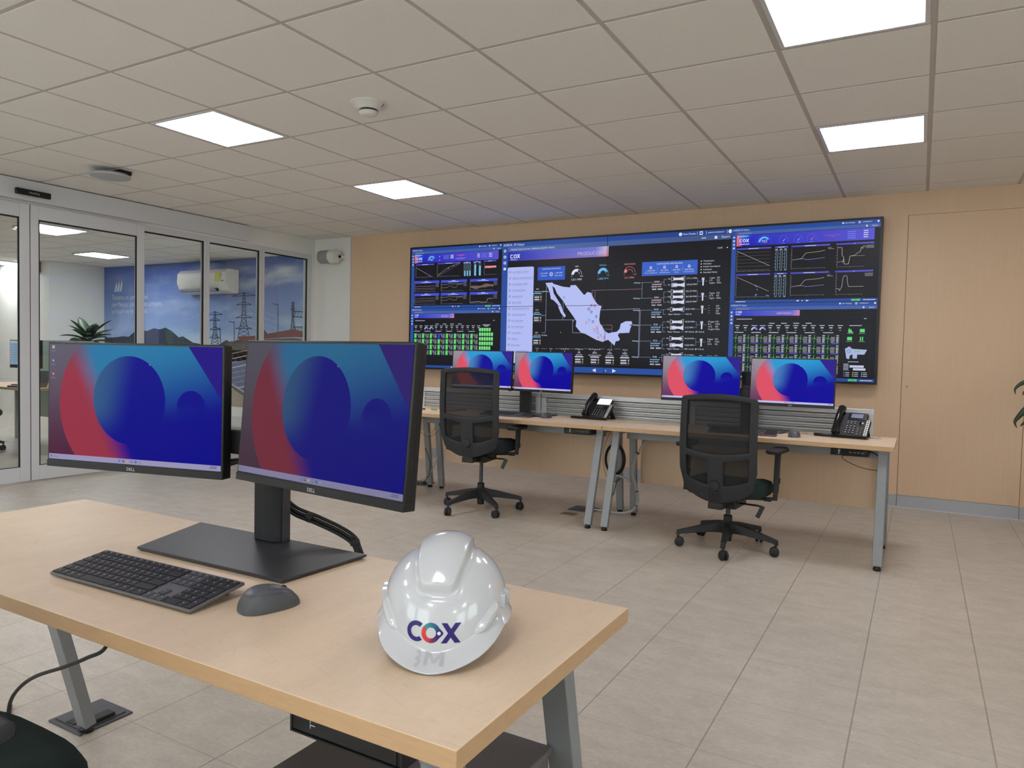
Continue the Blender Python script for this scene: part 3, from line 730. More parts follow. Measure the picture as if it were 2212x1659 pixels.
def axes(c, x, y, w, h, n=6, yt=6, col=(150, 150, 158)):
    c.line([(x, y), (x, y+h), (x+w, y+h)], .0022, col, 2)
    for k in range(yt): c.rect(x-.012, y+h*k/yt, .010, .004, col, 2)
    for k in range(n): c.rect(x+w*k/max(1, n-1)-.002, y+h+.003, .004, .007, col, 2)
def wave(n, f_): return [f_(k/(n-1)) for k in range(n)]
def top_dash(c, Wd, num, left):
    head(c, Wd, 'AVEVA PI Vision', 'EOLOENERGICO', 0)
    x0, x1 = .068, Wd*.965; y0, y1 = .10, .245
    c.rect(x0, y0, x1-x0, y1-y0, (34, 40, 205), 2, (90, 88, 214), (90, 88, 214), (20, 22, 190))
    c.rect(x0, y0, .075, y1-y0, (250, 150, 140), 3, (70, 80, 215), (60, 50, 200), (252, 112, 110))
    c.rect(x0+.075, y0, .12, (y1-y0)*.5, (60, 160, 235), 3, (40, 60, 210), (34, 40, 205), (50, 80, 215))
    c.rect(x0+.02, y0, .08, (y1-y0)*.3, (150, 150, 230), 3, (80, 170, 235), (50, 90, 220), (140, 110, 200))
    cox(c, x0+.035, .195, .042, WT, 5); dash(c, x0+.035, .225, .13, .010, WT, 5); dash(c, x0+.02, .120, .13, .008, (180, 220, 250), 5)
    gx = .42; c.arc(gx, .205, .048, .072, 180, 30, LB, 4, c2=(90, 185, 250)); c.text(num, gx, .212, .035, WT, 5, 'c')
    for k in range(11): a = R(180-k*18); c.rect(gx+.092*math.cos(a)-.003, .205-.092*math.sin(a), .006, .005, LB, 4)
    if left:
        for k in range(3):
            dash(c, .66, .15+k*.022, .11, .009, (120, 150, 250), 4); dash(c, .80, .147+k*.022, .06, .012, WT, 4)
            dash(c, 1.32, .15+k*.024, .05, .011, WT, 4); dash(c, 1.54, .15+k*.024, .06, .011, WT, 4); dash(c, 1.40, .15+k*.024, .10, .008, (120, 150, 250), 4)
        dash(c, .92, .15, .16, .013, (190, 90, 200), 4); dash(c, .97, .165, .07, .011, (190, 90, 200), 4); dash(c, .90, .20, .2, .012, (120, 150, 250), 4); dash(c, .93, .218, .14, .011, (190, 90, 200), 4)
        for k in range(2): c.line([(.57, .16+k*.06), (.59, .14+k*.06)], .006, WT, 4)
    else:
        for k, gx in enumerate((.66, .84, 1.0)):
            for j in range(9): a = R(200-j*27); c.rect(gx+.055*math.cos(a), .19-.055*math.sin(a), .006, .004, LB, 4)
            c.poly([(gx-.012, .205), (gx+.035, .165), (gx-.002, .21)], (130, 200, 250) if k < 2 else (240, 120, 150), 4); dash(c, gx-.02, .235, .04, .006, (120, 150, 250), 4)
        c.text('CADENA DE SUMINISTRO', 1.24, .168, .012, (210, 90, 150), 4, 'c'); c.text('EN LINEA', 1.24, .188, .012, (210, 90, 150), 4, 'c')
        for k in range(4): dash(c, 1.42, .14+k*.026, .09, .009, (140, 150, 245), 4); dash(c, 1.60, .137+k*.026, .05, .012, WT, 4)
def hbar(c, x, y, w, h=.02, txt=.3):
    c.rect(x, y, w, h, PU, 2, (90, 92, 200)); dash(c, x+w*(.5-txt/2), y+h*.72, w*txt, h*.42, WT, 3)
def bars(c, x, y, h, n, dx, fill, w=.022):
    for k in range(n):
        c.frame(x+k*dx, y, w, h, .0035, (150, 190, 215), 2)
        for j in range(6): c.rect(x+k*dx-.018, y+h*j/6, .014, .004, GR, 2)
        if fill[k] > 0: c.rect(x+k*dx, y+h*(1-fill[k]), w, h*fill[k], LB, 3)
        dash(c, x+k*dx-.01, y-.008, .03, .009, WT, 3)
# left top
c, Wd = wincanvas(px0, px0+pw, pz0+ph, pz1); top_dash(c, Wd, '267', True)
hbar(c, .10, .262, .37); hbar(c, .54, .258, .46); hbar(c, 1.05, .258, .15); hbar(c, 1.24, .258, .15); hbar(c, 1.45, .255, .23)
axes(c, .10, .29, .35, .19); c.line([(.105, .32), (.42, .475)], .004, GR, 3); c.disc(.37, .472, .008, PU, 4)
axes(c, .54, .29, .44, .19); c.line([(.55, .46), (.76, .34), (.98, .275)], .004, GR, 3); c.line([(.55, .475), (.98, .29)], .004, (120, 118, 140), 3); c.disc(.76, .35, .010, (150, 140, 230), 4); c.disc(.86, .31, .010, (150, 140, 230), 4)
bars(c, 1.075, .29, .20, 3, .05, (.42, .42, .42)); bars(c, 1.27, .29, .20, 2, .09, (.9, .78), .030)
axes(c, 1.46, .28, .22, .20, 3)
zz = [(1.47+k*.0034, .345+(.028 if k % 2 else -.002)*q.uniform(.6, 1.3)) for k in range(62)]; c.line(zz, .006, (240, 150, 160), 3); c.rect(1.47, .345, .21, .03, (205, 130, 140), 2)
for r_, y in enumerate((.545, .755)):
    for k, (x, w_) in enumerate(((.07, .51), (.62, .51), (1.19, .52))):
        c.rect(x, y, w_, .042, (68, 84, 220), 2); dash(c, x+w_*.42, y+.018, w_*.14, .010, WT); dash(c, x+w_*.28, y+.034, w_*.4, .008, WT)
        axes(c, x+.01, y+.05, w_*.83, .13, 3, 8)
        a = x+.015; ww = w_*.82
        if k == 0:
            for j, (yy, cc) in enumerate(((.09, (180, 150, 160)), (.125, (150, 160, 200)), (.15, (140, 130, 110)))):
                c.line([(a+ww*t, y+yy-(.01*t if r_ else 0)) for t in (0, .3, .7, 1)], .003, cc, 3)
        elif k == 1:
            c.line([(a+ww*t, y+.075-.012*math.exp(-((t-.4)/.1)**2)-.01*t) for t in wave(24, lambda z: z)], .0035, GR, 3)
            c.line([(a+ww*t, y+.125-.03*math.exp(-((t-.4)/.1)**2)-(.05 if t > .72 else 0)) for t in wave(24, lambda z: z)], .0035, (170, 150, 150), 3)
        elif r_ == 0:
            c.line([(a+ww*t, y+.12+.03*math.sin(t*95)*(.5+.5*math.sin(t*7)**2)+.015*math.sin(t*6)) for t in wave(90, lambda z: z)], .004, (220, 175, 175), 3)
        else:
            c.line([(a, y+.165), (a+ww*.35, y+.155), (a+ww*.5, y+.165), (a+ww*.72, y+.165), (a+ww*.77, y+.11), (a+ww, y+.108)], .004, (220, 205, 205), 3)
        for j in range(3): dash(c, x+w_*.87, y+.06+j*.022, w_*.12, .006, GR)
c.build('dashboard', MT['wallscreen'], vw)
# left bottom
def head2(c, Wd, name):
    head(c, Wd, 'AVEVA PI Vision', 'PARQUE EOLICO', 1)
    c.rect(.062, .10, .83, .072, (38, 64, 205), 2, (108, 120, 222), (120, 110, 210), (30, 44, 200)); c.rect(.80, .10, .092, .072, (104, 118, 222), 3, (190, 140, 200), (240, 130, 150), (130, 120, 215))
    cox(c, .085, .135, .028); dash(c, .085, .158, .07, .010); c.text(name, .70, .152, .026, (240, 190, 205), 4, 'c')
    dash(c, .10, .218, .2, .008); c.line([(.08, .195), (Wd-.06, .195)], .0015, (60, 60, 72)); dash(c, Wd-.14, .218, .03, .008)
    for k in range(4): dash(c, .52+k*.15, .275, .07, .009)
    for k in range(13):
        x = .085+k*.105
        if k in (2, 3):
            c.arc(x+.04, .36, .022, .042, 180, 0, (120, 130, 225), 3); c.arc(x+.04, .36, .022, .042, 180, 70, (190, 200, 250), 4); dash(c, x+.005, .305, .07, .008)
        else:
            dash(c, x, .305, .06, .009); dash(c, x+.012, .335, .035, .013); dash(c, x+.02, .365, .025, .008, GR)
    for k in range(6): dash(c, .08+k*.22, .395, .12, .009)
c, Wd = wincanvas(px0, px0+pw, pz0, pz0+ph); head2(c, Wd, 'EOLICO')
for r_ in range(5):
    for k in range(8):
        if r_ == 4 and k > 3: continue
        x, y = .085+k*.162, .43+r_*.093
        if r_ == 4: continue
        c.rect(x, y, .045, .075, (60, 60, 255) if (r_, k) == (0, 3) else GN, 3)
        c.frame(x-.012, y-.008, .15, .09, .0015, (70, 74, 90))
        for j in range(5): dash(c, x+.052+.008*j, y+.014+j*.014, .05-.006*j, .007, GR); dash(c, x+.115, y+.014+j*.014, .02, .007, WT)
for r_ in range(5):
    for k in range(6 if 0 < r_ < 4 else 5):
        c.rect(1.385+k*.045, .335+r_*.074, .035, .056, (120, 232, 130), 3); c.rect(1.39+k*.045, .34+r_*.074, .02, .03, (150, 245, 155), 4)
dash(c, 1.45, .29, .14, .010); dash(c, 1.48, .31, .08, .010)
c.rect(.085, .80, .13, .085, (205, 212, 240), 3); c.rect(.15, .80, .002, .085, (160, 165, 190), 4)
c.build('dashboard', MT['wallscreen'], vw)
# right top
c, Wd = wincanvas(px1-pw, px1, pz0+ph, pz1); top_dash(c, Wd, '753', False)
for r_, y in enumerate((.272, .615)):
    hbar(c, .07, y, .44); hbar(c, .56, y, .16, txt=.5); hbar(c, .76, y, .46); hbar(c, 1.29, y, .43, txt=.02)
    axes(c, .08, y+.035, .42, .27, 6, 8)
    if r_ == 0:
        for k in range(6): c.line([(.085, y+.06+k*.046), (.50, y+.06+k*.046)], .0025, (120, 108, 104), 2)
        c.line([(.085, y+.04), (.5, y+.245)], .0045, (190, 180, 185), 3)
    else:
        c.line([(.085, y+.04), (.5, y+.235)], .0045, (190, 170, 160), 3)
        for x, z in ((.32, .155), (.34, .165), (.345, .205), (.335, .27), (.33, .285), (.47, .285), (.49, .29)): c.rect(x, y+z, .014, .008, (170, 190, 255), 4)
    bars(c, .575, y+.05, .26, 3, .055, (0, 0, .03))
    axes(c, .77, y+.04, .40, .255, 3, 9)
    c.line([(.775+.39*t, y+.185-.012*math.sin(t*5)-(.0 if t < .28 else .06*min(1, (t-.28)/.14)+.06*(t-.28)/.72)+.004*math.sin(t*60)*(t > .8)) for t in wave(40, lambda z: z)], .004, (206, 190, 150), 3)
    c.line([(.775+.39*t, y+.185-.01*math.sin(t*5)*(t < .4)-.02*max(0, t-.6)*2+.003*math.sin(t*70)*(t > .75)) for t in wave(40, lambda z: z)], .004, (160, 150, 215), 3)
    dash(c, 1.20, y+.05, .04, .006, GR); dash(c, 1.20, y+.065, .07, .006, GR)
    axes(c, 1.31, y+.04, .30, .255, 3, 7)
    if r_ == 0:
        c.line([(1.31, y+.055), (1.36, y+.055), (1.365, y+.15), (1.385, y+.18), (1.39, y+.26), (1.44, y+.262), (1.455, y+.165), (1.50, y+.16), (1.57, y+.11), (1.58, y+.06), (1.595, y+.08), (1.60, y+.05), (1.61, y+.045), (1.62, y+.06)], .0045, (206, 196, 170), 3)
        c.line([(1.315, y+.24), (1.36, y+.225), (1.375, y+.24), (1.38, y+.20), (1.39, y+.255)], .004, GR, 3); c.line([(1.455, y+.165), (1.62, y+.165)], .003, GR, 3)
    else: c.line([(1.31, y+.225), (1.345, y+.225), (1.35, y+.25), (1.375, y+.2), (1.385, y+.09), (1.40, y+.06), (1.43, y+.07), (1.44, y+.16), (1.45, y+.20), (1.62, y+.20)], .0045, (190, 182, 176), 3)
    for j in range(3): dash(c, 1.63, y+.045+j*.014, .09, .006, GR)
c.build('dashboard', MT['wallscreen'], vw)
# right bottom
c, Wd = wincanvas(px1-pw, px1, pz0, pz0+ph); head2(c, Wd, 'SANTIAGO')
for r_ in range(4):
    for k in range(8):
        x, y = .085+k*.163, .425+r_*.128
        c.frame(x-.01, y-.006, .155, .115, .0015, (60, 100, 70))
        c.line([(x+.012, y+.10), (x+.014, y+.03)], .005, (90, 190, 110), 3)
        for a in (80, 205, 325): c.line([(x+.014, y+.03), (x+.014+.032*math.cos(R(a)), y+.03-.036*math.sin(R(a)))], .004, (110, 210, 130), 3)
        c.rect(x+.05, y+.098, .09, .010, (90, 90, 220), 3); dash(c, x+.11, y+.008, .03, .010)
        for j in range(6): dash(c, x+.045, y+.026+j*.013, .05, .007, GR); dash(c, x+.11, y+.026+j*.013, .028, .007, WT)
c.line([(1.42, .29), (1.42, .94), (1.72, .94), (1.72, .29), (1.42, .29)], .0015, (60, 62, 74)); dash(c, 1.48, .305, .14, .008)
for x, y in ((1.47, .34), (1.60, .34), (1.46, .44), (1.60, .44)):
    if y < .4 and x < 1.5: c.poly([(x, y+.05), (x, y+.01), (x+.012, y-.01), (x+.02, y+.02), (x+.03, y), (x+.04, y+.03), (x+.06, y+.05)], GN, 3)
    elif x > 1.5 and y > .4: c.rect(x+.005, y, .012, .05, GN, 3); c.rect(x+.028, y, .012, .05, GN, 3)
    else: c.rect(x, y+.002, .055, .042, GN, 3)
    dash(c, x-.01, y+.062, .07, .006, GR)
c.poly([(1.44, .59), (1.49, .56), (1.52, .59), (1.69, .60), (1.66, .66), (1.58, .66), (1.58, .71), (1.53, .71), (1.53, .66), (1.50, .67), (1.49, .72), (1.46, .71), (1.45, .65)], (176, 190, 232), 3)
c.disc(1.485, .62, .022, (120, 140, 190), 4); c.disc(1.485, .62, .014, (176, 190, 232), 5); dash(c, 1.55, .63, .06, .016, (110, 200, 130), 4)
dash(c, 1.48, .755, .12, .007); c.rect(1.50, .795, .16, .028, (205, 210, 235), 3); c.rect(1.54, .83, .14, .028, (205, 210, 235), 3)
for k in range(5): dash(c, 1.43, .785+k*.018, .06, .007)
for k in range(3):
    for j, cc in enumerate(((120, 140, 255), (240, 210, 90), (150, 220, 240))):
        c.disc(1.44+j*.10, .885+k*.022, .006, cc if k < 2 else (230, 90, 90) if j == 0 else cc, 3); dash(c, 1.455+j*.10, .889+k*.022, .045, .007)
c.build('dashboard', MT['wallscreen'], vw)
# centre
c, Wd = wincanvas(px0+pw, px1-pw, pz0, pz1)
c.rect(0, 0, Wd, 1, BG, 0); c.rect(0, 0, Wd, .034, (44, 82, 166), 1, (36, 66, 140)); c.rect(.055, .034, Wd-.055, .036, (82, 108, 172), 1, (66, 86, 136))
c.rect(0, .034, .055, .966, SB, 1); c.rect(0, .958, Wd, .042, (44, 84, 166), 2)
c.text('AVEVA  PI Vision', .012, .027, .019, WT, 3); c.text('PRODUCCION COX MX  (ENERGIA) (EQUIPO-TODO)', .08, .061, .012, WT, 3, sx=.95)
for k in range(4):
    y = .052+k*.047; c.disc(.027, y+.01, .011, WT, 3) if k == 0 else c.rect(.017, y, .021, .020, WT, 3)
    if k < 3: c.rect(.022, y+.005, .010, .009, SB, 4)
c.rect(.059, .070, .841, .074, (44, 50, 190), 2, (120, 130, 225), (150, 130, 205), (34, 36, 170)); c.rect(.80, .070, .1, .074, (112, 124, 222), 3, (215, 200, 225), (235, 140, 150), (130, 125, 215))
c.text('PRODUCCIÓN', .772, .127, .026, (205, 190, 232), 5, 'c')
cox(c, .075, .122, .030); c.text('MEXICO', .077, .138, .012, WT, 4)
c.text('New Display', 1.45, .024, .0125, WT, 3); c.disc(1.432, .018, .012, WT, 3); c.line([(1.55, .006), (1.55, .03)], .002, WT); c.rect(1.565, .006, .022, .024, WT, 3); c.rect(1.570, .012, .012, .012, (38, 70, 146), 4)
c.line([(1.61, .006), (1.61, .03)], .002, WT); c.text('#MXPVCORENAV1', 1.622, .023, .0098, WT, 3); c.line([(1.75, .006), (1.75, .03)], .002, WT); c.disc(1.772, .018, .013, WT, 3)
c.text('Export', 1.715, .058, .014, WT, 3); c.rect(1.668, .044, .018, .018, WT, 3); dash(c, 1.58, .056, .03, .006)
c.rect(.055, .20, .233, .73, (188, 198, 255), 2); c.rect(.067, .193, .209, .75, (188, 198, 255), 2); c.disc(.067, .205, .012, (188, 198, 255), 2); c.disc(.276, .205, .012, (188, 198, 255), 2)
NM = ['ALTAMIRA V (DNO)', 'BAJIO-EL SABINO(A-B-C-D)', 'MONTERREY (EMN)', 'ALTAMIRA(PQM)', 'RAMOS(PCM)', 'BACE (PCR)', 'TOPOLOBAMPO(PT2)', 'TAMAZUNCHALE', 'EOL VENTOSA', 'EOL SANTIAGO', 'FV SONORA', 'PIER (P)', 'DULUX(DL)', 'SAN LUIS POTOSI(SLP)']
for k, s_ in enumerate(NM):
    y = .236+k*.0475; c.text(s_, .10, y, .0115, (96, 106, 190), 3); c.line([(.10, y+.005), (.10+.0085*len(s_), y+.005)], .0012, (96, 106, 190), 3)
    c.arc(.078, y-.006, .006, .009, 0, 360, (96, 106, 170), 3, 10)
def box(x, y, w, h, col):
    c.rect(x, y, w, h, col, 2)
box(.322, .200, .232, .102, (48, 92, 205))
c.text('CAPACIDAD INSTALADA', .438, .221, .010, WT, 3, 'c'); c.text('1,271 MW', .375, .255, .011, WT, 3, 'c'); c.text('TERMICAS', .375, .273, .008, WT, 3, 'c'); c.text('1,103 MW', .50, .255, .011, WT, 3, 'c'); c.text('RENOVABLES', .50, .273, .008, WT, 3, 'c')
c.arc(.438, .258, .011, .015, 0, 360, WT, 3); c.poly([(.440, .248), (.432, .260), (.438, .259), (.435, .268), (.444, .256), (.438, .257)], WT, 4)
for x, t, col, a, n_, m_ in ((.650, 'GEN', (235, 238, 250), 70, '1,511 MW', '2503'), (.862, 'TERMICAS', (110, 195, 250), 20, '1,200 MW', '1371'), (1.067, 'RENOVABLES', (245, 140, 140), 140, '311 MW', '1103')):
    c.text(t, x, .212, .010, col, 3, 'c'); c.arc(x, .268, .022, .042, 180, a, col, 3); c.arc(x, .268, .040, .042, 180, 0, col, 3); c.arc(x, .268, .022, .024, 180, 0, col, 3)
    c.text('0', x-.04, .285, .009, col, 3, 'c'); c.text(m_, x+.04, .285, .009, col, 3, 'c'); c.text(n_, x, .312, .015, col, 3, 'c')
box(1.160, .198, .398, .099, (58, 100, 205))
c.text('CAPACIDAD INSTALADA', 1.36, .221, .012, WT, 3, 'c')
for x, a, b_ in ((1.225, '1,100 MW', 'CICLO COMBINADO'), (1.325, '251 MW', 'COGENERACION'), (1.412, '476 MW', 'EOLICA'), (1.50, '560 MWp', 'FOTOVOLTAICA')):
    c.arc(x, .238, .005, .009, 0, 360, WT, 3, 10); c.rect(x-.01, .245, .02, .003, WT, 3); c.text(a, x, .267, .011, WT, 3, 'c'); c.text(b_, x, .281, .007, WT, 3, 'c')
for x in (1.275, 1.375, 1.455): c.line([(x, .235), (x, .28)], .0015, WT)
for k, s_ in enumerate(('Temperatura', 'Humedad', 'Presión Gas Natural', 'Irradiancia', 'Velocidad Viento')):
    c.text(s_, 1.597, .213+k*.0195, .010, WT, 3); c.disc(1.583, .209+k*.0195, .004, WT, 3)
c.text('COX', 1.69, .13, .011, WT, 3); c.disc(1.755, .125, .004, WT, 3)
MAIN = [(.431,.322),(.449,.321),(.458,.331),(.536,.355),(.599,.363),(.603,.347),(.645,.346),(.688,.393),(.714,.421),(.725,.417),(.74,.4),(.771,.407),(.793,.45),(.823,.49),(.858,.508),(.847,.545),(.842,.608),(.85,.635),(.868,.655),(.881,.682),(.915,.706),(.953,.698),(.982,.694),(1.003,.674),(1.011,.636),(1.048,.618),(1.093,.618),(1.099,.64),(1.085,.67),(1.078,.701),(.999,.705),(.991,.721),(1.008,.748),(1.0,.76),(.975,.764),(.967,.795),(.916,.753),(.873,.769),(.821,.754),(.734,.711),(.699,.703),(.654,.655),(.658,.615),(.618,.563),(.568,.502),(.55,.47),(.509,.425),(.49,.404),(.477,.376),(.467,.359),(.446,.348)]
BAJA = [(.391,.323),(.435,.322),(.454,.363),(.463,.403),(.486,.436),(.509,.469),(.527,.493),(.546,.542),(.57,.574),(.56,.589),(.528,.554),(.509,.517),(.5,.489),(.463,.456),(.44,.447),(.431,.403),(.417,.366)]
c.poly(MAIN, (190, 200, 255), 2); c.poly(BAJA, (190, 200, 255), 2); c.disc(.53, .70, .003, WT, 3); c.disc(.633, .615, .003, WT, 3)
LN = (150, 165, 200); PK = (150, 120, 130)
for L_ in ([(.40, .34), (.40, .70)], [(.40, .606), (.655, .606)], [(.545, .45), (.545, .606)], [(.627, .607), (.628, .703), (.70, .703)], [(.855, .535), (1.15, .528), (1.15, .88)], [(.36, .386), (.40, .386)], [(.36, .57), (.40, .57)], [(.37, .704), (.40, .704)]): c.line(L_, .0028, LN, 1)
for L_ in ([(.779, .5), (.779, .389), (1.165, .389)], [(.803, .5), (.803, .389)], [(.87, .646), (.944, .646), (.942, .819)], [(.875, .676), (.943, .676)], [(.34, .826), (1.05, .818)]): c.line(L_, .0028, PK, 1)
for k in range(4): c.line([(.545, .455+k*.0), (.545, .50)], .0015, (150, 180, 235), 3)
c.line([(.74, .528), (.85, .528)], .0016, (160, 180, 240), 3); c.line([(.818, .53), (.818, .575)], .0016, (160, 180, 240), 3); c.line([(.779, .4), (.779, .5), (.80, .5)], .0016, (200, 170, 220), 3); c.line([(.74, .643), (.87, .646)], .0016, (225, 170, 190), 3); c.line([(.70, .703), (.83, .703)], .0016, (150, 180, 240), 3)
for x, y, col in ((.552,.434,0),(.776,.5,2),(.804,.502,2),(.756,.526,1),(.778,.547,1),(.818,.582,1),(.762,.607,0),(.792,.619,1),(.739,.625,3),(.827,.661,3),(.805,.679,3),(.828,.679,3),(.834,.702,0),(.857,.72,3),(.839,.736,3),(.88,.736,3)):
    c.arc(x, y, .0052, .0092, 0, 360, ((90, 170, 235), (40, 90, 150), (170, 60, 90), (230, 120, 130))[col], 4, 14); c.rect(x-.008, y+.012, .016, .003, (170, 170, 220), 4)
for y, s_, t in ((.385, 'HFV', '78.20 MW  0,339 MWp'), (.545, 'CUY', '0.28 MW'), (.72, 'SGP', '103.09 MW  479 MWp')):
    c.text(s_, .324, y-.012, .010, WT, 3, 'c'); c.text(t, .298, y+.008, .009, WT, 3); c.rect(.29, y+.014, .07, .006, LB, 3)
    for k, cc in enumerate(((150, 235, 180), (245, 140, 140))): dash(c, .30, y+.050+k*.018, .04, .010); c.disc(.355, y+.045+k*.018, .006, cc, 3)
    c.line([(.29, y+.032), (.365, y+.032)], .001, GR); c.line([(.29, y+.076), (.365, y+.076)], .001, GR)
for x, s_ in ((.332, '7 ms'), (.45, '3 ms'), (.568, '5 ops 29 ms'), (.687, '67 Beat ms'), (.812, 'ICS Timeout ms'), (.932, '6.5 ms'), (1.05, '6.4 ms')):
    c.rect(x-.035, .815, .07, .016, BG, 2); c.text(s_, x, .829, .010, WT, 3, 'c'); c.rect(x-.002, .836, .003, .010, WT, 3)
for x, s_, t in ((.687, 'PIE', '0.00 MW'), (.814, 'BHO', 'ICS Timeout MW'), (.931, 'EDG', '0.42 MW'), (1.048, 'PQM', '4.27 MW')):
    c.text(s_, x, .857, .012, WT, 3, 'c'); c.text(t, x, .873, .010, WT, 3, 'c'); c.rect(x-.035, .878, .07, .007, (240, 225, 235), 3)
    for k, cc in enumerate(((120, 225, 170), (235, 110, 120))): dash(c, x-.03, .908+k*.018, .045, .010); c.disc(x+.03, .903+k*.018, .006, cc, 3)
    c.line([(x-.035, .892), (x+.037, .892)], .001, GR); c.line([(x-.035, .934), (x+.037, .934)], .001, GR)
# plants on the right half
def tg(x, y, tv):
    c.rect(x+.012, y-.008, .075, .016, (200, 206, 232), 3)
    if tv: c.rect(x, y-.014, .04, .028, (175, 180, 205), 3); c.poly([(x+.05, y+.004), (x+.095, y-.018), (x+.095, y+.018)], (215, 220, 245), 4)
    else: c.line([(x, y+.016), (x, y-.016), (x+.03, y-.006), (x+.06, y-.006), (x+.095, y-.018), (x+.095, y+.018), (x+.06, y+.006), (x+.03, y+.006), (x, y+.016)], .0018, WT, 4)
    for k in range(4): c.disc(x+.025+k*.018, y, .009, (225, 230, 250), 4, 8)
def plant_block(name, yc, mw, rows, ybot, gas, red):
    ul = (235, 170, 175) if red else (110, 185, 245)
    c.text(name, 1.273, yc+.002, .012, WT, 3, 'c'); c.rect(1.238, yc+.012, .072, .006, ul, 3); c.text(mw, 1.270, yc+.036, .011, WT, 3, 'c'); dash(c, 1.24, yc+.053, .03, .008); dash(c, 1.28, yc+.053, .035, .008)
    c.line([(1.10, yc), (1.245, yc)], .002, LN); c.line([(1.30, yc), (1.325, yc)], .002, LN); c.text('44.0 barg', 1.125, yc+.004, .009, WT, 4, 'c'); c.rect(1.08, yc-.005, .03, .01, BG, 2)
    ys = []
    for lab, y, v, kind in rows:
        ys.append(y); c.line([(1.325, y), (1.345, y)], .002, LN)
        if kind == 2: c.text('Vapor Clientes', 1.36, y+.004, .0105, WT, 3); c.line([(1.455, y), (1.48, y)], .0015, LN); c.text(v, 1.485, y+.004, .0105, WT, 3)
        else:
            c.text(lab, 1.352, y+.004, .0105, WT, 3); tg(1.378, y, kind == 1); c.text(v, 1.483, y+.004, .011, WT, 3); c.line([(1.545, y), (1.562, y)], .0015, LN)
    c.line([(1.325, min(ys)), (1.325, max(ys))], .002, LN)
    gy = [r_[1] for r_ in rows if r_[3] < 2]; g0 = (min(gy)+max(gy))/2
    c.line([(1.562, min(gy)), (1.562, max(gy))], .0015, LN); c.line([(1.562, g0), (1.63, g0)], .0015, LN)
    c.rect(1.590, g0-.024, .018, .016, (200, 200, 220), 3); c.rect(1.595, g0-.012, .009, .042, WT, 3)
    for k, (a, b_) in enumerate(gas): c.text(a, 1.642, g0-.016+k*.017, .0105, WT, 3); c.text(b_, 1.692, g0-.016+k*.017, .0105, WT, 3)
plant_block('DNO', .344, '288.89 MW', [('TG', .325, '171.11 MW', 0), ('TV', .367, '103.63 MW', 1)], 0, [('1 ppm', 'CO'), ('3 %', 'O2'), ('0 ppm', 'NOx')], True)
plant_block('EMN', .455, '753.18 MW', [('TG1', .413, '261.27 MW', 0), ('TG2', .450, '261.50 MW', 0), ('TV', .486, '242.07 MW', 1)], 0, [('7 ppm', 'CO'), ('12 %', 'O2'), ('7 ppm', 'NOx')], True)
plant_block('PCM', .540, '27.05 MW', [('TG', .537, '30.21 MW', 0), ('', .571, '44.6 th', 2)], 0, [('*', 'CO'), ('*', 'CO2'), ('*', 'O2'), ('*', 'NOx')], False)
plant_block('PCR', .646, '39.59 MW', [('TG', .624, '34.50 MW', 0), ('TV', .664, '5.12 MW', 1), ('', .694, 'MP 10.9 th  BP 12.0 th', 2)], 0, [('47 ppm', 'CO'), ('8 %', 'CO2'), ('14 %', 'O2'), ('13 ppm', 'NOx')], False)
plant_block('PCA', .760, '56.74 MW', [('TG', .740, '44.24 MW', 0), ('TV', .786, '12.62 MW', 1), ('', .813, 'MP 11.2 th  BP 17.5 th', 2)], 0, [('0 ppm', 'CO'), ('2 %', 'CO2'), ('12 %', 'O2')], False)
plant_block('PCB', .875, '40.65 MW', [('TG', .855, '33.10 MW', 0), ('TV', .90, '8.40 MW', 1)], 0, [('3 ppm', 'CO'), ('6 %', 'O2')], False)
c.line([(1.165, .344), (1.165, .455)], .0022, LN, 2); c.line([(1.158, .540), (1.156, .875)], .0022, LN, 2)
c.poly([(.795, .980), (.825, .966), (.825, .994)], WT, 4); c.poly([(.985, .980), (.955, .966), (.955, .994)], WT, 4); c.text('1h', .892, .986, .013, WT, 4)
c.build('dashboard', MT['wallscreen'], vw)
# ------------------------------------------------------------ desks
DZT, DTH = .71, .028
def desk(x0, x1, y0, y1, label, modesty=True, foots=(.02, .03), tops=(.16, .13), group=None):
    cx, cy = (x0+x1)/2, (y0+y1)/2; hw, hd = (x1-x0)/2, (y1-y0)/2
    o = empty('office_desk', (cx, cy, 0), 0, label, 'desk', group)
    m = MB(); e = .0015
    m.box(-hw, hw, -hd, hd, DZT-DTH, DZT); m.m[1] = 1
    m.build('tabletop', [MT['desk_edge'], MT['desk_top']], o, bevel=.0012)
    zb = DZT-DTH
    for sx in (-1, 1):
        lx = sx*(hw-.06)
        for sy, ft, tp in ((-1, foots[0], tops[0]), (1, foots[1], tops[1])):
            a = (lx, sy*(hd-ft), .022); b = (lx, sy*(hd-tp), zb-.03)
            l = MB().bar(a, b, .052, .034, (0, 1, 0)).build('leg', MT['desk_steel'], o, bevel=.003)
            MB().lathe([(.02, 0), (.022, .012), (.012, .024)], 20).build('leveling_foot', MT['black'], l, loc=(a[0], a[1], 0), smooth=True)
        MB().box(lx-.026, lx+.026, -hd+tops[0]-.02, hd-tops[1]+.02, zb-.032, zb-.001).build('leg_crossbar', MT['desk_steel'], o, bevel=.002)
    MB().box(-hw+.087, hw-.087, -.05, .0, zb-.075, zb-.001).build('support_beam', MT['desk_steel'], o, bevel=.002)
    if modesty: MB().box(-hw+.10, hw-.10, hd-.072, hd-.054, .245, zb-.001).build('modesty_panel', MT['veneer'], o)
    return o
DY0, DY1 = .60, 1.215
DSK = 'pale wood desks in the row under the video wall'
desk(-1.905, -.108, DY0, DY1, 'pale wood desk at the right end of the row under the video wall', foots=(-.06, .09), tops=(.13, .15))
desk(-3.70, -1.909, DY0, DY1, 'pale wood desk in the middle of the row, left office chair pulled up to it', foots=(-.06, .05), tops=(.13, .13))
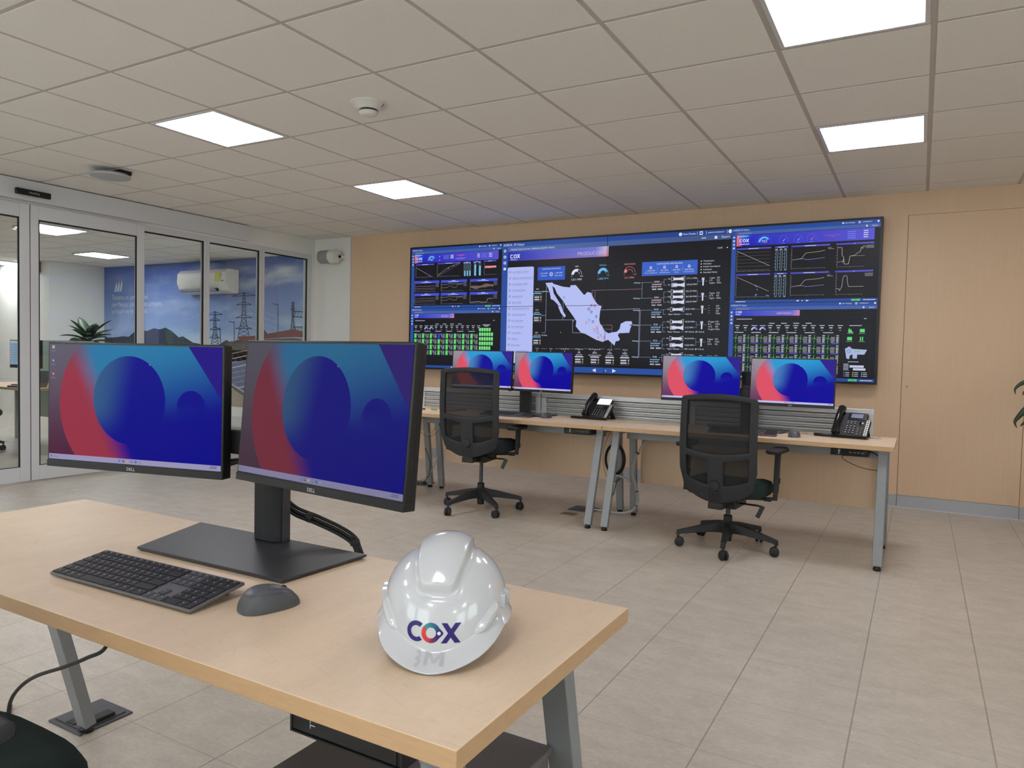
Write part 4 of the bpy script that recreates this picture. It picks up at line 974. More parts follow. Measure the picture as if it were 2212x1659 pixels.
desk(-5.50, -3.704, DY0, DY1, 'pale wood desk at the left end of the row, mostly behind the foreground monitor', foots=(-.06, .05), tops=(.13, .13))
FX0, FX1, FY0, FY1 = -2.254, -.465, -3.368, -2.777
fd = desk(FX0, FX1, FY0, FY1, 'large maple desk in the foreground carrying the two monitors and hard hat', modesty=False, foots=(.04, .03), tops=(.06, .19))
# slat screens between the desks and the wall
def screen(x0, x1, label):
    cx = (x0+x1)/2; hw = (x1-x0)/2; y0 = DY1+.004
    o = empty('desk_screen', (cx, y0, 0), 0, label, 'desk screen', 'aluminium screens behind the row of desks')
    z0, z1 = .66, .885
    f_ = MB().box(-hw, -hw+.045, 0, .05, z0, z1-.0365).box(hw-.045, hw, 0, .05, z0, z1-.0365).box(-hw, hw, 0, .05, z1-.036, z1)
    f_.build('screen_frame', MT['alu'], o, bevel=.003)
    m = MB(); n = 5; zz = z1-.040; p = (zz-z0-.01)/n
    for k in range(n):
        z = zz-k*p
        v = []; prof = [(.030, z), (.006, z-p*.10), (.006, z-p*.32), (.030, z-p*.34), (.030, z-p*.55), (.016, z-p*.62), (.016, z-p*.80), (.030, z-p*.99)]
        for sx in (-1, 1): v += [(sx*(hw-.045), a, b) for a, b in prof]
        m.add(v, [(i, i+1, i+9, i+8) for i in range(7)])
    m.build('slat_panel', MT['alu'], o)
    MB().box(-hw+.045, hw-.045, .031, .045, z0, z1-.037).build('screen_backing', MT['dark_steel'], o)
    return o
screen(-1.470, -.25, 'aluminium slatted desk screen at the right end, behind the rightmost phone')
screen(-2.70, -1.478, 'aluminium slatted desk screen behind the phone with the lit display')
screen(-3.93, -2.708, 'aluminium slatted desk screen behind the left office chair')
screen(-5.16, -3.938, 'aluminium slatted desk screen at the left end, hidden by the foreground monitor')

# ------------------------------------------------------------ monitors
MW_, MH_ = .538, .322
def text_mesh(body, h, sx=1.0):
    vs, fs = font_tris(body); k = h/.72; w = max(v[0] for v in vs)*k*sx
    return [(v[0]*k*sx-w/2, 0, v[1]*k) for v in vs], fs
def logo_obj(parent, body, h, loc, mt='white_ink', rot=None, sx=1.0):
    vs, fs = text_mesh(body, h, sx); return MB().add(vs, fs).build('logo', MT[mt], parent, loc=loc, rot=rot)
def monitor(x, y, z, yw, tilt, label, scr, icons, group, dim=1):
    o = empty('computer_monitor', (x, y, z), 0, label, 'monitor', group); o.rotation_euler = Euler((-R(tilt), 0, R(yw)), 'XYZ')
    hw, hh = MW_/2, MH_/2
    m = MB().box(-hw, hw, 0, .030, -hh, hh).box(-hw+.09, hw-.09, .028, .048, -hh+.05, hh-.05)
    m.build('monitor_case', MT['bezel'], o, bevel=.0025)
    m = MB()
    for k in range(44):
        zz = -hh+.02+k*.0066
        for sx in (-1, 1): m.box(sx*hw-.0006, sx*hw+.0006, .016, .0235, zz, zz+.0034)
    m.build('side_vents', MT['gasket'], o)
    s = MB().add([(-.2635, 0, -.148), (.2635, 0, -.148), (.2635, 0, .148), (-.2635, 0, .148)], [(0, 1, 2, 3)])
    s.build('screen', MT[scr], o, loc=(0, -.0006, .007))
    MB().box(-hw, hw, -.002, .001, -hh, -hh+.017).build('lower_bezel', MT['bezel'], o, bevel=.0008)
    logo_obj(o, 'DELL', .0080, (0, -.0026, -hh+.0045), sx=1.05)
    fn = lambda u, v, L: (-.2635+u*.527, -.0012-.0002*L, .155-v*.296)
    def icon(nm, parts):
        c = Canvas(fn)
        for u, v, w, h, col, L in parts: c.tri([(u, v), (u+w, v), (u+w, v+h), (u, v+h)], [(3, 2, 1, 0)], [col]*4, L)
        c.build(nm, MT['deskicons'], o)
    for k, col in enumerate(((60, 110, 220), (50, 60, 110), (225, 190, 90), (40, 130, 200), (40, 60, 120), (110, 160, 210))):
        icon('taskbar_icon', [(.425+k*.024, .967, .011, .018, col, 1), (.428+k*.024, .972, .005, .006, (225, 225, 240), 2)])
    icon('weather_icon', [(.012, .965, .008, .020, (110, 130, 160), 1)]); icon('weather_text', [(.024, .975, .035, .004, (120, 120, 160), 1)])
    icon('clock_text', [(.945, .964, .035, .006, (110, 110, 150), 1)]); icon('date_text', [(.94, .975, .04, .006, (110, 110, 150), 1)])
    if icons:
        for v, col in ((.012, (190, 190, 205)), (.13, (60, 130, 190)), (.245, (190, 60, 80)))[:icons]:
            icon('desktop_icon', [(.018, v, .016, .028, col, 1), (.022, v+.008, .008, .012, (215, 215, 225), 2)]); icon('icon_caption', [(.012, v+.045, .028, .006, (150, 140, 160), 1)])
    icon('mouse_pointer', [(.60, .155, .004, .007, (230, 230, 240), 3)])
    return o
monitor(-1.698, -2.983, 1.037, 12.9, .6, 'left of the two large foreground monitors, three icons down its left edge', 'screen_left', 3, 'foreground monitors')
monitor(-1.093, -2.964, 1.050, -6.7, 4.8, 'right of the two large foreground monitors, standing in front of the black post', 'screen_right', 0, 'foreground monitors')
G_ = 'monitors on the desks under the video wall'
monitor(-3.175, 1.045, 1.062, 9.5, 3.5, 'far monitor half hidden behind the left office chair', 'screen_far', 0, G_)
monitor(-2.612, 1.055, 1.060, -4.5, 3.5, 'far monitor on the black post, between left office chair and the lit phone', 'screen_far', 2, G_)
monitor(-1.343, 1.02, 1.055, 11, 5, 'far monitor directly above the right office chair, left of its pair', 'screen_far', 0, G_)
monitor(-.738, 1.025, 1.049, -2.5, 5, 'far monitor at the right end, left of the rightmost phone', 'screen_far', 3, G_)
def stand(x, y, z, rz, label, c_off=0):
    o = empty('monitor_stand', (x, y, z), rz, label, 'monitor stand', 'dual monitor stands')
    tr = [(-.292, .020), (.284, .026), (.268, -.215), (-.202, -.222)]
    def ins(k): 
        cx = sum(p[0] for p in tr)/4; cy = sum(p[1] for p in tr)/4
        return [(cx+(p[0]-cx)*k, cy+(p[1]-cy)*k) for p in tr]
    v = [(p[0], p[1], 0) for p in ins(.965)]+[(p[0], p[1], .005) for p in tr]+[(p[0], p[1], .010) for p in tr]
    fs = [(3, 2, 1, 0)][:0]+[(0, 1, 2, 3), (11, 10, 9, 8)]
    for a in (0, 4):
        for i in range(4): fs.append((a+i, a+4+i, a+4+(i+1) % 4, a+(i+1) % 4))
    MB().add(v, fs).build('stand_base', MT['stand_grey'], o, bevel=.0012, fix=True)
    m = MB(); pr = [(-.048, -.012), (-.030, -.026), (.030, -.026), (.048, -.012), (.048, .012), (-.048, .012)]
    m.prism(pr, .010, .40)
    m.build('stand_column', MT['black_soft'], o, bevel=.003, fix=True)
    MB().box(.0482, .0515, -.010, .012, .010, .395).build('column_trim', MT['stand_grey'], o)
    ab = MB().box(-.46, .44, -.072, -.028, .225, .285).box(-.04, .04, -.06, -.0, .20, .31)
    ab.build('cross_arm', MT['black'], o, bevel=.004)
    for sx in (-.315, .295): MB().box(sx-.05, sx+.05, -.090, -.072, .19, .33).build('mount_plate', MT['black'], o, bevel=.003)
    m = MB(); 
    for k in range(3): m.tube([(-.22+.0*k, -.05, .225), (-.12, -.075+.01*k, .20-.008*k), (-.02, -.06+.01*k, .215), (.04, -.03, .20)], .004, 8)
    m.build('arm_cable', MT['cable_black'], o, smooth=True)
    return o
stand(-1.382, -2.822, DZT, 0, 'dark metal monitor stand with flat base and black post on the foreground desk')
stand(-2.82, 1.165, DZT, R(0), 'dark monitor stand on the middle desk beside the left office chair')
stand(-1.04, 1.165, DZT, R(0), 'dark monitor stand behind the right office chair on the right desk')
# bundle of cables hanging behind the foreground stand
o = empty('cable_bundle', (-1.33, -2.78, .78), 0, 'black cable bundle with velcro ties behind the foreground monitor stand', 'cables')
P0 = Vector((-1.33, -2.78, .78))
path = [(-1.36, -2.80, .81), (-1.335, -2.785, .787), (-1.29, -2.765, .770), (-1.23, -2.755, .752), (-1.185, -2.752, .735), (-1.168, -2.750, .715), (-1.150, -2.752, .66), (-1.18, -2.76, .56)]
for dx, dz in ((0, 0), (.005, .008), (-.004, -.007)):
    MB().tube([Vector((p[0], p[1]+dx, p[2]+dz))-P0 for p in smooth_path(path)], .0045, 8).build('cable', MT['cable_black'], o, smooth=True)
for p, q_ in (((-1.312, -2.775, .778), (-1.300, -2.768, .772)), ((-1.176, -2.752, .732), (-1.172, -2.751, .722))):
    MB().tube([Vector(p)-P0, Vector(q_)-P0], .0125, 10).build('cable_tie', MT['black_soft'], o, smooth=True)

# ------------------------------------------------------------ keyboards
def keyboard(x, y, z, rz, label, single=True):
    o = empty('keyboard', (x, y, z), rz, label, 'keyboard', 'keyboards')
    hw, hd, th = .216, .0625, math.atan2(.018, .125)
    T_ = Matrix.Translation((0, -hd, .006)) @ Matrix.Rotation(th, 4, 'X')
    m = MB().box(-hw, hw, 0, 2*hd+.002, -.003, .004, T_); m.build('keyboard_body', MT['kb_body'], o, bevel=.003, seg=3)
    for sx in (-.17, .17): MB().box(sx-.012, sx+.012, hd-.016, hd-.010, 0, .016).build('flip_foot', MT['black'], o)
    U = .01895; x0 = -.2105; rows = []
    y_top = 2*hd-.007
    def key(nm, c0, w, r, hrows=1, mt='key'):
        a = x0+c0*U+.0010; b = x0+(c0+w)*U-.0010
        if r == 0: y1 = y_top; y0 = y1-.0115
        else: y1 = y_top-.0135-(r-1)*.0208; y0 = y1-.0208*hrows+.0026
        rows.append((nm, a, b, y0, y1, mt))
    c_ = 0
    for k in range(14): key('key', k*15/14, 15/14, 0)
    for k in range(3): key('navigation_key', 15.2+k, 1, 0, mt='key_light')
    for k in range(4): key('numpad_key', 18.4+k, 1, 0)
    for r, L_ in ((1, [1]*13+[2]), (2, [1.5]+[1]*12+[1.5]), (3, [1.75]+[1]*11+[2.25]), (4, [1.25]+[1]*11+[2.75]), (5, [1.25, 1, 1.25, 1.25, 5.25, 1.25, 1.25, 1, 1.5])):
        p = 0
        for w in L_: key('key', p, w, r); p += w
    for r in (1, 2):
        for k in range(3): key('navigation_key', 15.2+k, 1, r, mt='key_light')
    key('navigation_key', 16.2, 1, 4, mt='key_light')
    for k in range(3): key('navigation_key', 15.2+k, 1, 5, mt='key_light')
    for k in range(4): key('numpad_key', 18.4+k, 1, 1)
    for r in (2, 3, 4):
        for k in range(3): key('numpad_key', 18.4+k, 1, r)
    key('numpad_key', 21.4, 1, 2, 2); key('numpad_key', 21.4, 1, 4, 2); key('numpad_key', 18.4, 2, 5); key('numpad_key', 20.4, 1, 5)
    if single:
        rk = random.Random(3)
        for nm, a, b, y0, y1, mt in rows:
            kk = MB().box(a, b, y0, y1, .004, .0068, T_).build(nm, MT[mt], o, bevel=.0006)
            if b-a < .03:
                mk = MB(); cx_ = (a+b)/2-.002; mk.box(cx_-.0016, cx_+.0012, (y0+y1)/2+.0005, (y0+y1)/2+.0032, .0068, .0070, T_)
                mk.build('key_legend', MT['lightgrey'], kk)
    else:
        for mt in ('key', 'key_light'):
            m = MB()
            for nm, a, b, y0, y1, t_ in rows:
                if t_ == mt: m.box(a, b, y0, y1, .004, .0068, T_)
            m.build('keycaps', MT[mt], o)
    return o
keyboard(-1.335, -3.192, DZT, R(1.2), 'dark grey keyboard on the foreground desk left of the mouse')
keyboard(-2.83, .885, DZT, R(3), 'dark keyboard on the middle desk, half hidden by the left office chair', False)
keyboard(-.99, .77, DZT, R(2), 'dark keyboard on the right desk behind the right office chair', False)
# ------------------------------------------------------------ mice
def mouse(x, y, rz, label):
    o = empty('computer_mouse', (x, y, DZT), rz, label, 'mouse', 'grey computer mice')
    def surf(z0, z1, kz, nm, mt, sc=1):
        vs = []; fs = []; nu, nv = 36, 10
        for k in range(nv+1):
            t = z0+(z1-z0)*k/nv; b = t*PI/2
            for i in range(nu):
                a = 2*PI*i/nu; ca, sa = math.cos(a), math.sin(a)
                e = 2/2.6; X_ = math.copysign(abs(ca)**e, ca)*.034; Y_ = math.copysign(abs(sa)**e, sa)*.057
                X_ *= (1-.12*sa); rr_ = math.cos(b)**.55
                hz = .041*(1-.30*((Y_*rr_+.012)/.057)*.6-.30*(Y_*rr_/.057)**2)
                vs.append((X_*rr_*sc, Y_*rr_*sc, .001+math.sin(b)**.9*hz*(1.0)+kz))
        for k in range(nv):
            for i in range(nu): fs.append((k*nu+i, k*nu+(i+1) % nu, (k+1)*nu+(i+1) % nu, (k+1)*nu+i))
        if z1 >= 1: pass
        MB().add(vs, fs).build(nm, MT[mt], o, smooth='all')
    surf(0, .60, 0, 'side_shell', 'mouse_side'); surf(.57, .999, .0012, 'top_shell', 'mouse')
    MB().lathe([(.0075, -.0035), (.0085, 0), (.0075, .0035)], 20, Matrix.Translation((0, .026, .0285)) @ Matrix.Rotation(PI/2, 4, 'Y')).build('scroll_wheel', MT['black'], o, smooth=True)
    return o
mouse(-1.035, -3.142, R(-20), 'grey computer mouse on the foreground desk between keyboard and hard hat')
mouse(-2.505, .93, R(-5), 'small grey mouse on the middle desk left of the lit phone')
mouse(-.675, .80, R(-5), 'small grey mouse on the right desk left of the rightmost phone')

# ------------------------------------------------------------ desk phones
def phone(x, y, rz, label, lcd):
    o = empty('desk_phone', (x, y, DZT), rz, label, 'phone', 'desk phones')
    th = R(42); T_ = Matrix.Translation((0, 0, .004)) @ Matrix.Rotation(th, 4, 'X')
    pr = [(-.105, 0), (.105, 0), (.105, .145), (.082, .155), (.082, .198), (.072, .206), (-.095, .206), (-.105, .19)]
    MB().prism(pr, -.004, .022, T_).build('phone_body', MT['black_soft'], o, bevel=.005, seg=3, fix=True)
    MB().box(-.033, .078, .140, .200, .0225, .0245, T_).build('display_frame', MT['lcd_lit'] if lcd else MT['black_gloss'], o)
    MB().box(-.015, .055, .155, .190, .025, .0256, T_).build('display', MT['lcd_lit'] if lcd else MT['lcd_dim'], o)
    m = MB()
    for r in range(4):
        for k in range(3): m.box(-.030+k*.021, -.016+k*.021, .020+r*.0185, .031+r*.0185, .0225, .026, T_)
    for k in range(3):
        for r in range(2): m.box(-.030+k*.021, -.018+k*.021, .104+r*.014, .111+r*.014, .0225, .025, T_)
    for k in range(2):
        for r in range(4): m.box(.038+k*.019, .051+k*.019, .012+r*.017, .019+r*.017, .0225, .025, T_)
    m.build('keypad', MT['black'], o)
    m = MB()
    for r in range(4):
        for k in range(3): m.box(-.026+k*.021, -.020+k*.021, .023+r*.0185, .028+r*.0185, .026, .0263, T_)
    for k in range(3):
        for r in range(2): m.box(-.027+k*.021, -.021+k*.021, .106+r*.014, .109+r*.014, .025, .0253, T_)
    for k in range(2):
        for r in range(4): m.box(.041+k*.019, .048+k*.019, .0145+r*.017, .017+r*.017, .025, .0253, T_)
    m.build('key_markings', MT['white_ink'], o)
    MB().lathe([(.013, .022), (.013, .026), (.004, .027)], 20, T_ @ Matrix.Translation((.056, .112, 0))).build('navigation_pad', MT['black_gloss'], o, smooth=True)
    MB().box(.083, .102, .006, .140, .0225, .024, T_).build('label_strip', MT['white_ink'], o)
    m = MB()
    for k in range(8): m.box(.087, .098, .011+k*.0165, .018+k*.0165, .024, .0252, T_)
    m.build('line_keys', MT['black'], o)
    # handset lying along the left side
    hs = []; rr_ = []
    for k in range(15):
        t = k/14; yy = .004+.215*t; zz = .038+.026*math.sin(PI*t)**.8; hs.append(T_ @ Vector((-.078, yy, zz))); rr_.append(.0185+.007*abs(2*t-1)**3)
    m = MB().tube(hs, rr_, 14)
    for yy in (.020, .195): m.tube([T_ @ Vector((-.078, yy, .016)), T_ @ Vector((-.078, yy, .042))], [.024, .023], 14)
    m.build('handset', MT['black_gloss'], o, smooth=True)
    MB().bar((-.07, .135, .0), (-.07, .105, .092), .03, .006, (0, 1, 0)).bar((.07, .175, .0), (.07, .105, .085), .034, .008, (0, 1, 0)).box(-.08, .08, .16, .18, 0, .008).build('phone_foot', MT['black'], o)
    # coiled cord: down from handset, out to the left and back under
    pts = smooth_path([(-.078, .0, .020), (-.10, -.012, .012), (-.15, -.018, .011), (-.20, -.005, .011), (-.205, .012, .011), (-.15, .015, .011), (-.10, .03, .011)], 14)
    co = []; n = len(pts)
    for k in range(n*5):
        t = k/(n*5-1)*(n-1); i = min(int(t), n-2); p = pts[i].lerp(pts[i+1], t-i); d_ = (pts[i+1]-pts[i]).normalized(); s_ = d_.cross(Vector((0, 0, 1))); a = k*1.25
        co.append(p+s_*math.cos(a)*.0065+Vector((0, 0, 1))*math.sin(a)*.0065)
    MB().tube(co, .0022, 5).build('coiled_cord', MT['cable_black'], o, smooth=True)
    return o
ph3 = phone(-.372, .945, R(-9), 'black desk phone with dim display at the right end of the desks', False)
MB().tube(smooth_path([(.06, .16, .012), (.12, .17, .012), (.155, .15, .006), (.13, .12, .005), (.09, .13, .006)]), .003, 6).build('network_lead', MT['cable_grey'], ph3, smooth=True)
phone(-2.145, 1.035, R(-6), 'black desk phone with bright lit display on the middle desk', True)
phone(-4.13, 1.06, R(-6), 'black desk phone just peeking past the right foreground monitor', False)
# folder with coloured tabs
o = empty('divider_folder', (-3.53, .99, DZT), R(-3), 'flat paper folder with coloured tabs left of the left office chair', 'folder')
MB().box(-.16, .16, -.10, .14, 0, .012).build('paper_block', MT['paper_pink'], o)
for k, n_ in enumerate(('paper_purple', 'paper_cream', 'paper_green', 'paper_cream', 'paper_orange')):
    MB().box(-.16+k*.064, -.16+(k+1)*.064-.003, -.104, -.098, .0, .014).build('index_tab', MT[n_], o)
# small desktop computers slung under the desks
def mini(x, y, ztop, label, w=.20, h=.036):
    o = empty('mini_computer', (x, y, ztop), 0, label, 'computer', 'mini computers under the desks')
    MB().box(-w/2, w/2, 0, .178, -h-.008, -.008).build('computer_case', MT['black'], o, bevel=.003)
    MB().box(-w/2+.004, w/2-.004, -.002, .001, -h-.004, -.012).build('front_panel', MT['black_gloss'], o)
    MB().box(-w/2-.004, -w/2, .0, .178, -h-.010, 0).box(w/2, w/2+.004, .0, .178, -h-.010, 0).box(-w/2-.004, w/2+.004, .0, .178, -h-.012, -h-.0095).build('mounting_sleeve', MT['black_soft'], o)
    vs, fs = text_mesh('DELL', .011); 
    MB().add([(v[0], v[1], v[2]-.0055) for v in vs], fs).build('logo', MT['white_ink'], o, loc=(-w/2+.045, -.0028, -h/2-.008), rot=(0, R(90), 0))
    m = MB()
    for k in range(4): m.box(-.0+k*.022, .012+k*.022, -.0032, -.002, -h/2-.012, -h/2-.006)
    m.build('front_ports', MT['dark_steel'], o)
    return o
mini(-.702, -3.305, DZT-DTH, 'small black computer slung under the front edge of the foreground desk', .205, .058)
mini(-2.12, .66, DZT-DTH, 'small black computer under the middle desk below the lit phone', .20)
mini(-.345, .66, DZT-DTH, 'small black computer under the right desk below the rightmost phone', .20)
# pedestal under the foreground desk
o = empty('drawer_pedestal', (-.72, -3.19, 0), 0, 'dark grey steel drawer pedestal under the foreground desk', 'pedestal')
MB().box(-.18, .18, -.22, .235, .05, .495).box(-.183, .183, -.225, .24, .485, .50).build('cabinet_body', MT['dark_steel'], o, bevel=.003)
for k in range(3): 
    d_ = MB().box(-.174, .174, -.238, -.2265, .062+k*.142, .198+k*.142).build('drawer', MT['dark_steel'], o, bevel=.002)
    MB().box(-.06, .06, -.246, -.238, .17+k*.142, .18+k*.142).build('drawer_pull', MT['alu'], d_)
for sx in (-.14, .14):
    for sy in (-.18, .19): MB().lathe([(.022, -.012), (.025, 0), (.022, .012)], 20, Matrix.Translation((sx, sy, .025)) @ Matrix.Rotation(PI/2, 4, 'Y')).build('caster', MT['black'], o, smooth=True)
# ------------------------------------------------------------ office chairs
def mesh_cloth():
    m = bpy.data.materials.new('chair_mesh_cloth'); m.use_nodes = True; nt = m.node_tree; X.nt = nt
    b = nt.nodes['Principled BSDF']; b.inputs['Base Color'].default_value = lin((20, 20, 24)); b.inputs['Roughness'].default_value = .8
    tr = nt.nodes.new('ShaderNodeBsdfTransparent'); mx = nt.nodes.new('ShaderNodeMixShader')
    tc = nt.nodes.new('ShaderNodeTexCoord'); sp = nt.nodes.new('ShaderNodeSeparateXYZ'); nt.links.new(tc.outputs['Object'], sp.inputs[0])
    x = X(sp.outputs[0]); z = X(sp.outputs[2]); k = 1/.0032
    a = X.op('ABSOLUTE', X.op('FRACT', (x+z)*k)-.5); c_ = X.op('ABSOLUTE', X.op('FRACT', (x-z)*k)-.5)
    hole = X.op('MINIMUM', a, c_).ss(.06, .2)
    nt.links.new((hole*.16).v, mx.inputs[0]); nt.links.new(b.outputs[0], mx.inputs[1]); nt.links.new(tr.outputs[0], mx.inputs[2])
    nt.links.new(mx.outputs[0], nt.nodes['Material Output'].inputs[0]); return m
MT['cloth'] = mesh_cloth()
def office_chair(x, y, rz, label, h=0., arm=.65, star=0, seatmat='seat', group=None, ady=0.):
    o = empty('office_chair', (x, y, 0), rz, label, 'office chair', group)
    # backrest: curved frame with one tall opening and two low windows
    def pos(u, t, dy=0):
        zb = .325+.075*u*u+h; zt = .985-.022*u*u+h; z = zb+(zt-zb)*t
        w = .205+.03*min(1, t/.22)-.004*max(0, t-.6)-.012*max(0, (t-.96)/.04)**2
        yb = -.245-.035*t-.02*math.sin(PI*min(1, t*1.1))+.040*u*u+dy
        return (u*w, yb, z)
    def solid(u, t):
        au = abs(u)
        if .455 < t < .945 and au < .81: return False
        if .13+.03*au < t < .385 and .21 < au < .81: return False
        return True
    us = sorted(set([-1, -.97, -.92, -.84, -.81, -.6, -.4, -.21, 0, .21, .4, .6, .81, .84, .92, .97, 1]+[-.3, .3, -.5, .5, -.7, .7, .1, -.1]))
    ts = sorted(set([0, .03, .07, .11, .16, .22, .28, .34, .385, .42, .455]+[.455+.049*k for k in range(1, 10)]+[.945, .97, 1]))
    vs = [pos(u, t) for t in ts for u in us]; nu = len(us); fs = []
    for k in range(len(ts)-1):
        for i in range(nu-1):
            if solid((us[i]+us[i+1])/2, (ts[k]+ts[k+1])/2): fs.append((k*nu+i, k*nu+i+1, (k+1)*nu+i+1, (k+1)*nu+i))
    bf = MB().add(vs, fs).build('backrest_frame', MT['chair_frame'], o, smooth='all')
    s = bf.modifiers.new('thick', 'SOLIDIFY'); s.thickness = .024; s.offset = 0
    b_ = bf.modifiers.new('bev', 'BEVEL'); b_.width = .006; b_.segments = 2; b_.limit_method = 'ANGLE'; b_.angle_limit = R(50)
    g = 14; vs = [pos(-.88+1.76*i/g, .10+.87*k/20, .006) for k in range(21) for i in range(g+1)]
    fs = [(k*(g+1)+i, k*(g+1)+i+1, (k+1)*(g+1)+i+1, (k+1)*(g+1)+i) for k in range(20) for i in range(g)]
    MB().add(vs, fs).build('backrest_mesh', MT['cloth'], o, smooth='all')
    kn = MB().lathe([(.030, 0), (.033, -.006), (.028, -.016), (.01, -.020)], 24, Matrix.Translation((0, -.272, .43+h)) @ Matrix.Rotation(-PI/2, 4, 'X') @ Matrix.Scale(1, 4) )
    kn.build('lumbar_knob', MT['black_soft'], o, smooth=True)
    # seat cushion
    m = MB(); prof = [(.96, .0), (1.0, .018), (1.0, .05), (.95, .078), (.80, .092), (.4, .098), (.05, .098)]
    n = 40; vs = []; fs = []
    for sc, z in prof:
        for i in range(n):
            a = 2*PI*i/n; e = 2/3.4; ca, sa = math.cos(a), math.sin(a)
            X_ = math.copysign(abs(ca)**e, ca)*.245; Y_ = math.copysign(abs(sa)**e, sa)*.245
            drop = -.02*max(0, Y_/.245)**2*(z/.09)
            vs.append((X_*sc, .02+Y_*sc, .355+h+z+drop-.008*max(0, 1-(X_*sc/.15)**2)*(z > .09)))
    for k in range(len(prof)-1):
        for i in range(n): fs.append((k*n+i, k*n+(i+1) % n, (k+1)*n+(i+1) % n, (k+1)*n+i))
    fs += [tuple(range(n))[::-1], tuple(range((len(prof)-1)*n, len(prof)*n))]
    MB().add(vs, fs).build('seat', MT[seatmat], o, smooth='all')
    m = MB().box(-.085, .085, -.13, .10, .272+h, .325+h).box(-.12, .12, -.10, .14, .325+h, .356+h).box(-.045, .045, -.26, -.10, .285+h, .325+h)
    m.bar((0, -.24, .295+h), (0, -.262, .40+h), .08, .02, (0, 1, 0))
    m.build('seat_mechanism', MT['black'], o, bevel=.006)
    MB().tube([(.07, -.04, .30+h), (.20, -.07, .305+h), (.235, -.075, .300+h)], .006, 8).bar((.235, -.075, .306+h), (.205, -.085, .235+h), .026, .008, (0, 1, 0)).build('tilt_lever', MT['black'], o, smooth=True)
    MB().tube([(.08, .05, .315+h), (.22, .05, .325+h)], .005, 8).box(.21, .25, .035, .065, .318+h, .330+h).build('height_lever', MT['black'], o)
    MB().lathe([(.014, .17), (.014, .275+h)], 20).build('gas_piston', MT['stand_grey'], o, smooth=True)
    MB().lathe([(.025, .045), (.027, .06), (.027, .205), (.021, .210)], 24).build('gas_lift', MT['black'], o, smooth=True)
    for sx in (-1, 1):
        ar = MB(); xs = sx*.285
        ar.bar((sx*.10, .0, .335+h), (xs, .0, .345+h), .05, .012, (0, 0, 1)); ar.bar((xs, .0, .335+h), (xs, .012, .40+h), .02, .045, (0, 1, 0))
        ar.bar((xs, .010, .38+h), (xs, .035, arm-.02), .028, .045, (0, 1, 0))
        a_ = ar.build('armrest', MT['chair_frame'], o, bevel=.005)
        a_.location = (0, ady, 0)
        pp = [(-.045, -.10), (-.03, -.125), (.03, -.125), (.045, -.10), (.048, .08), (.035, .12), (-.035, .12), (-.048, .08)]
        MB().prism([(p[0], p[1]+.02) for p in pp], arm-.026, arm, Matrix.Translation((xs, 0, 0))).build('arm_pad', MT['arm_pad'] if seatmat == 'seat_grey' else MT['black_soft'], a_, bevel=.010, seg=3, fix=True)
        MB().box(xs+.012, xs+.022, .0, .03, .44+h*.5, .475+h*.5).build('height_button', MT['black'], a_, bevel=.003)
    m = MB()
    m.lathe([(.030, .085), (.042, .095), (.044, .135), (.036, .165), (.028, .172)], 28)
    cast = []
    for k in range(5):
        a = R(star+72*k); d_ = Vector((math.cos(a), math.sin(a), 0)); s_ = Vector((-math.sin(a), math.cos(a), 0))
        sec = [(.02, .028, .100, .165), (.12, .022, .098, .150), (.22, .018, .088, .125), (.29, .016, .080, .108), (.318, .015, .066, .100)]
        vs = []
        for r_, w, z0, z1 in sec: vs += [d_*r_-s_*w+Vector((0, 0, z0)), d_*r_+s_*w+Vector((0, 0, z0)), d_*r_+s_*w*.75+Vector((0, 0, z1)), d_*r_-s_*w*.75+Vector((0, 0, z1))]
        fs = []
        for i in range(4): fs += [(4*i+j, 4*i+(j+1) % 4, 4*i+4+(j+1) % 4, 4*i+4+j) for j in range(4)]
        fs += [(3, 2, 1, 0), (16, 17, 18, 19)]; m.add(vs, fs); cast.append((d_*.312, a))
    m.build('star_base', MT['chair_frame'], o, bevel=.003, fix=True)
    for k, (p, a) in enumerate(cast):
        ta = a+[2.2, .4, 1.3, -.9, 1.9][k]; Q = Matrix.Translation((p.x, p.y, 0)) @ Matrix.Rotation(ta, 4, 'Z')
        w = MB()
        for sx in (-1, 1):
            w.lathe([(.010, -.009), (.026, -.008), (.0285, -.004), (.0285, .005), (.024, .009), (.008, .010)], 24, Q @ Matrix.Translation((sx*.013+.0, .012, .0285)) @ Matrix.Rotation(PI/2*sx, 4, 'Y'))
        w.tube([Q @ Vector((0, .012, .030)), Q @ Vector((0, 0, .085))], .007, 8)
        w.bar(Q @ Vector((0, -.004, .050)), Q @ Vector((0, .026, .046)), .030, .016)
        w.build('caster', MT['black_soft'], o, smooth=True)
    return o
GC = 'office chairs'
office_chair(-1.022, .571, R(-5), 'black mesh office chair pulled up to the right desk, green seat', 0, .655, 62-0+5, 'seat', GC)
office_chair(-2.893, .614, R(8), 'black mesh office chair at the middle desk, beside the coloured folder', .11, .66, 36-8, 'seat_black', GC)
MT['seat_grey'] = MT['seat']
office_chair(-1.455, -3.575, R(0), 'dark green chair seat cut off by the lower left corner', .03, .635, 20, 'seat_grey', GC, -.09)
# dim chair behind the door glass
office_chair(-8.95, -.14, R(0), 'dark office chair behind the left door glass', .05, .66, 10, 'seat_black', GC)

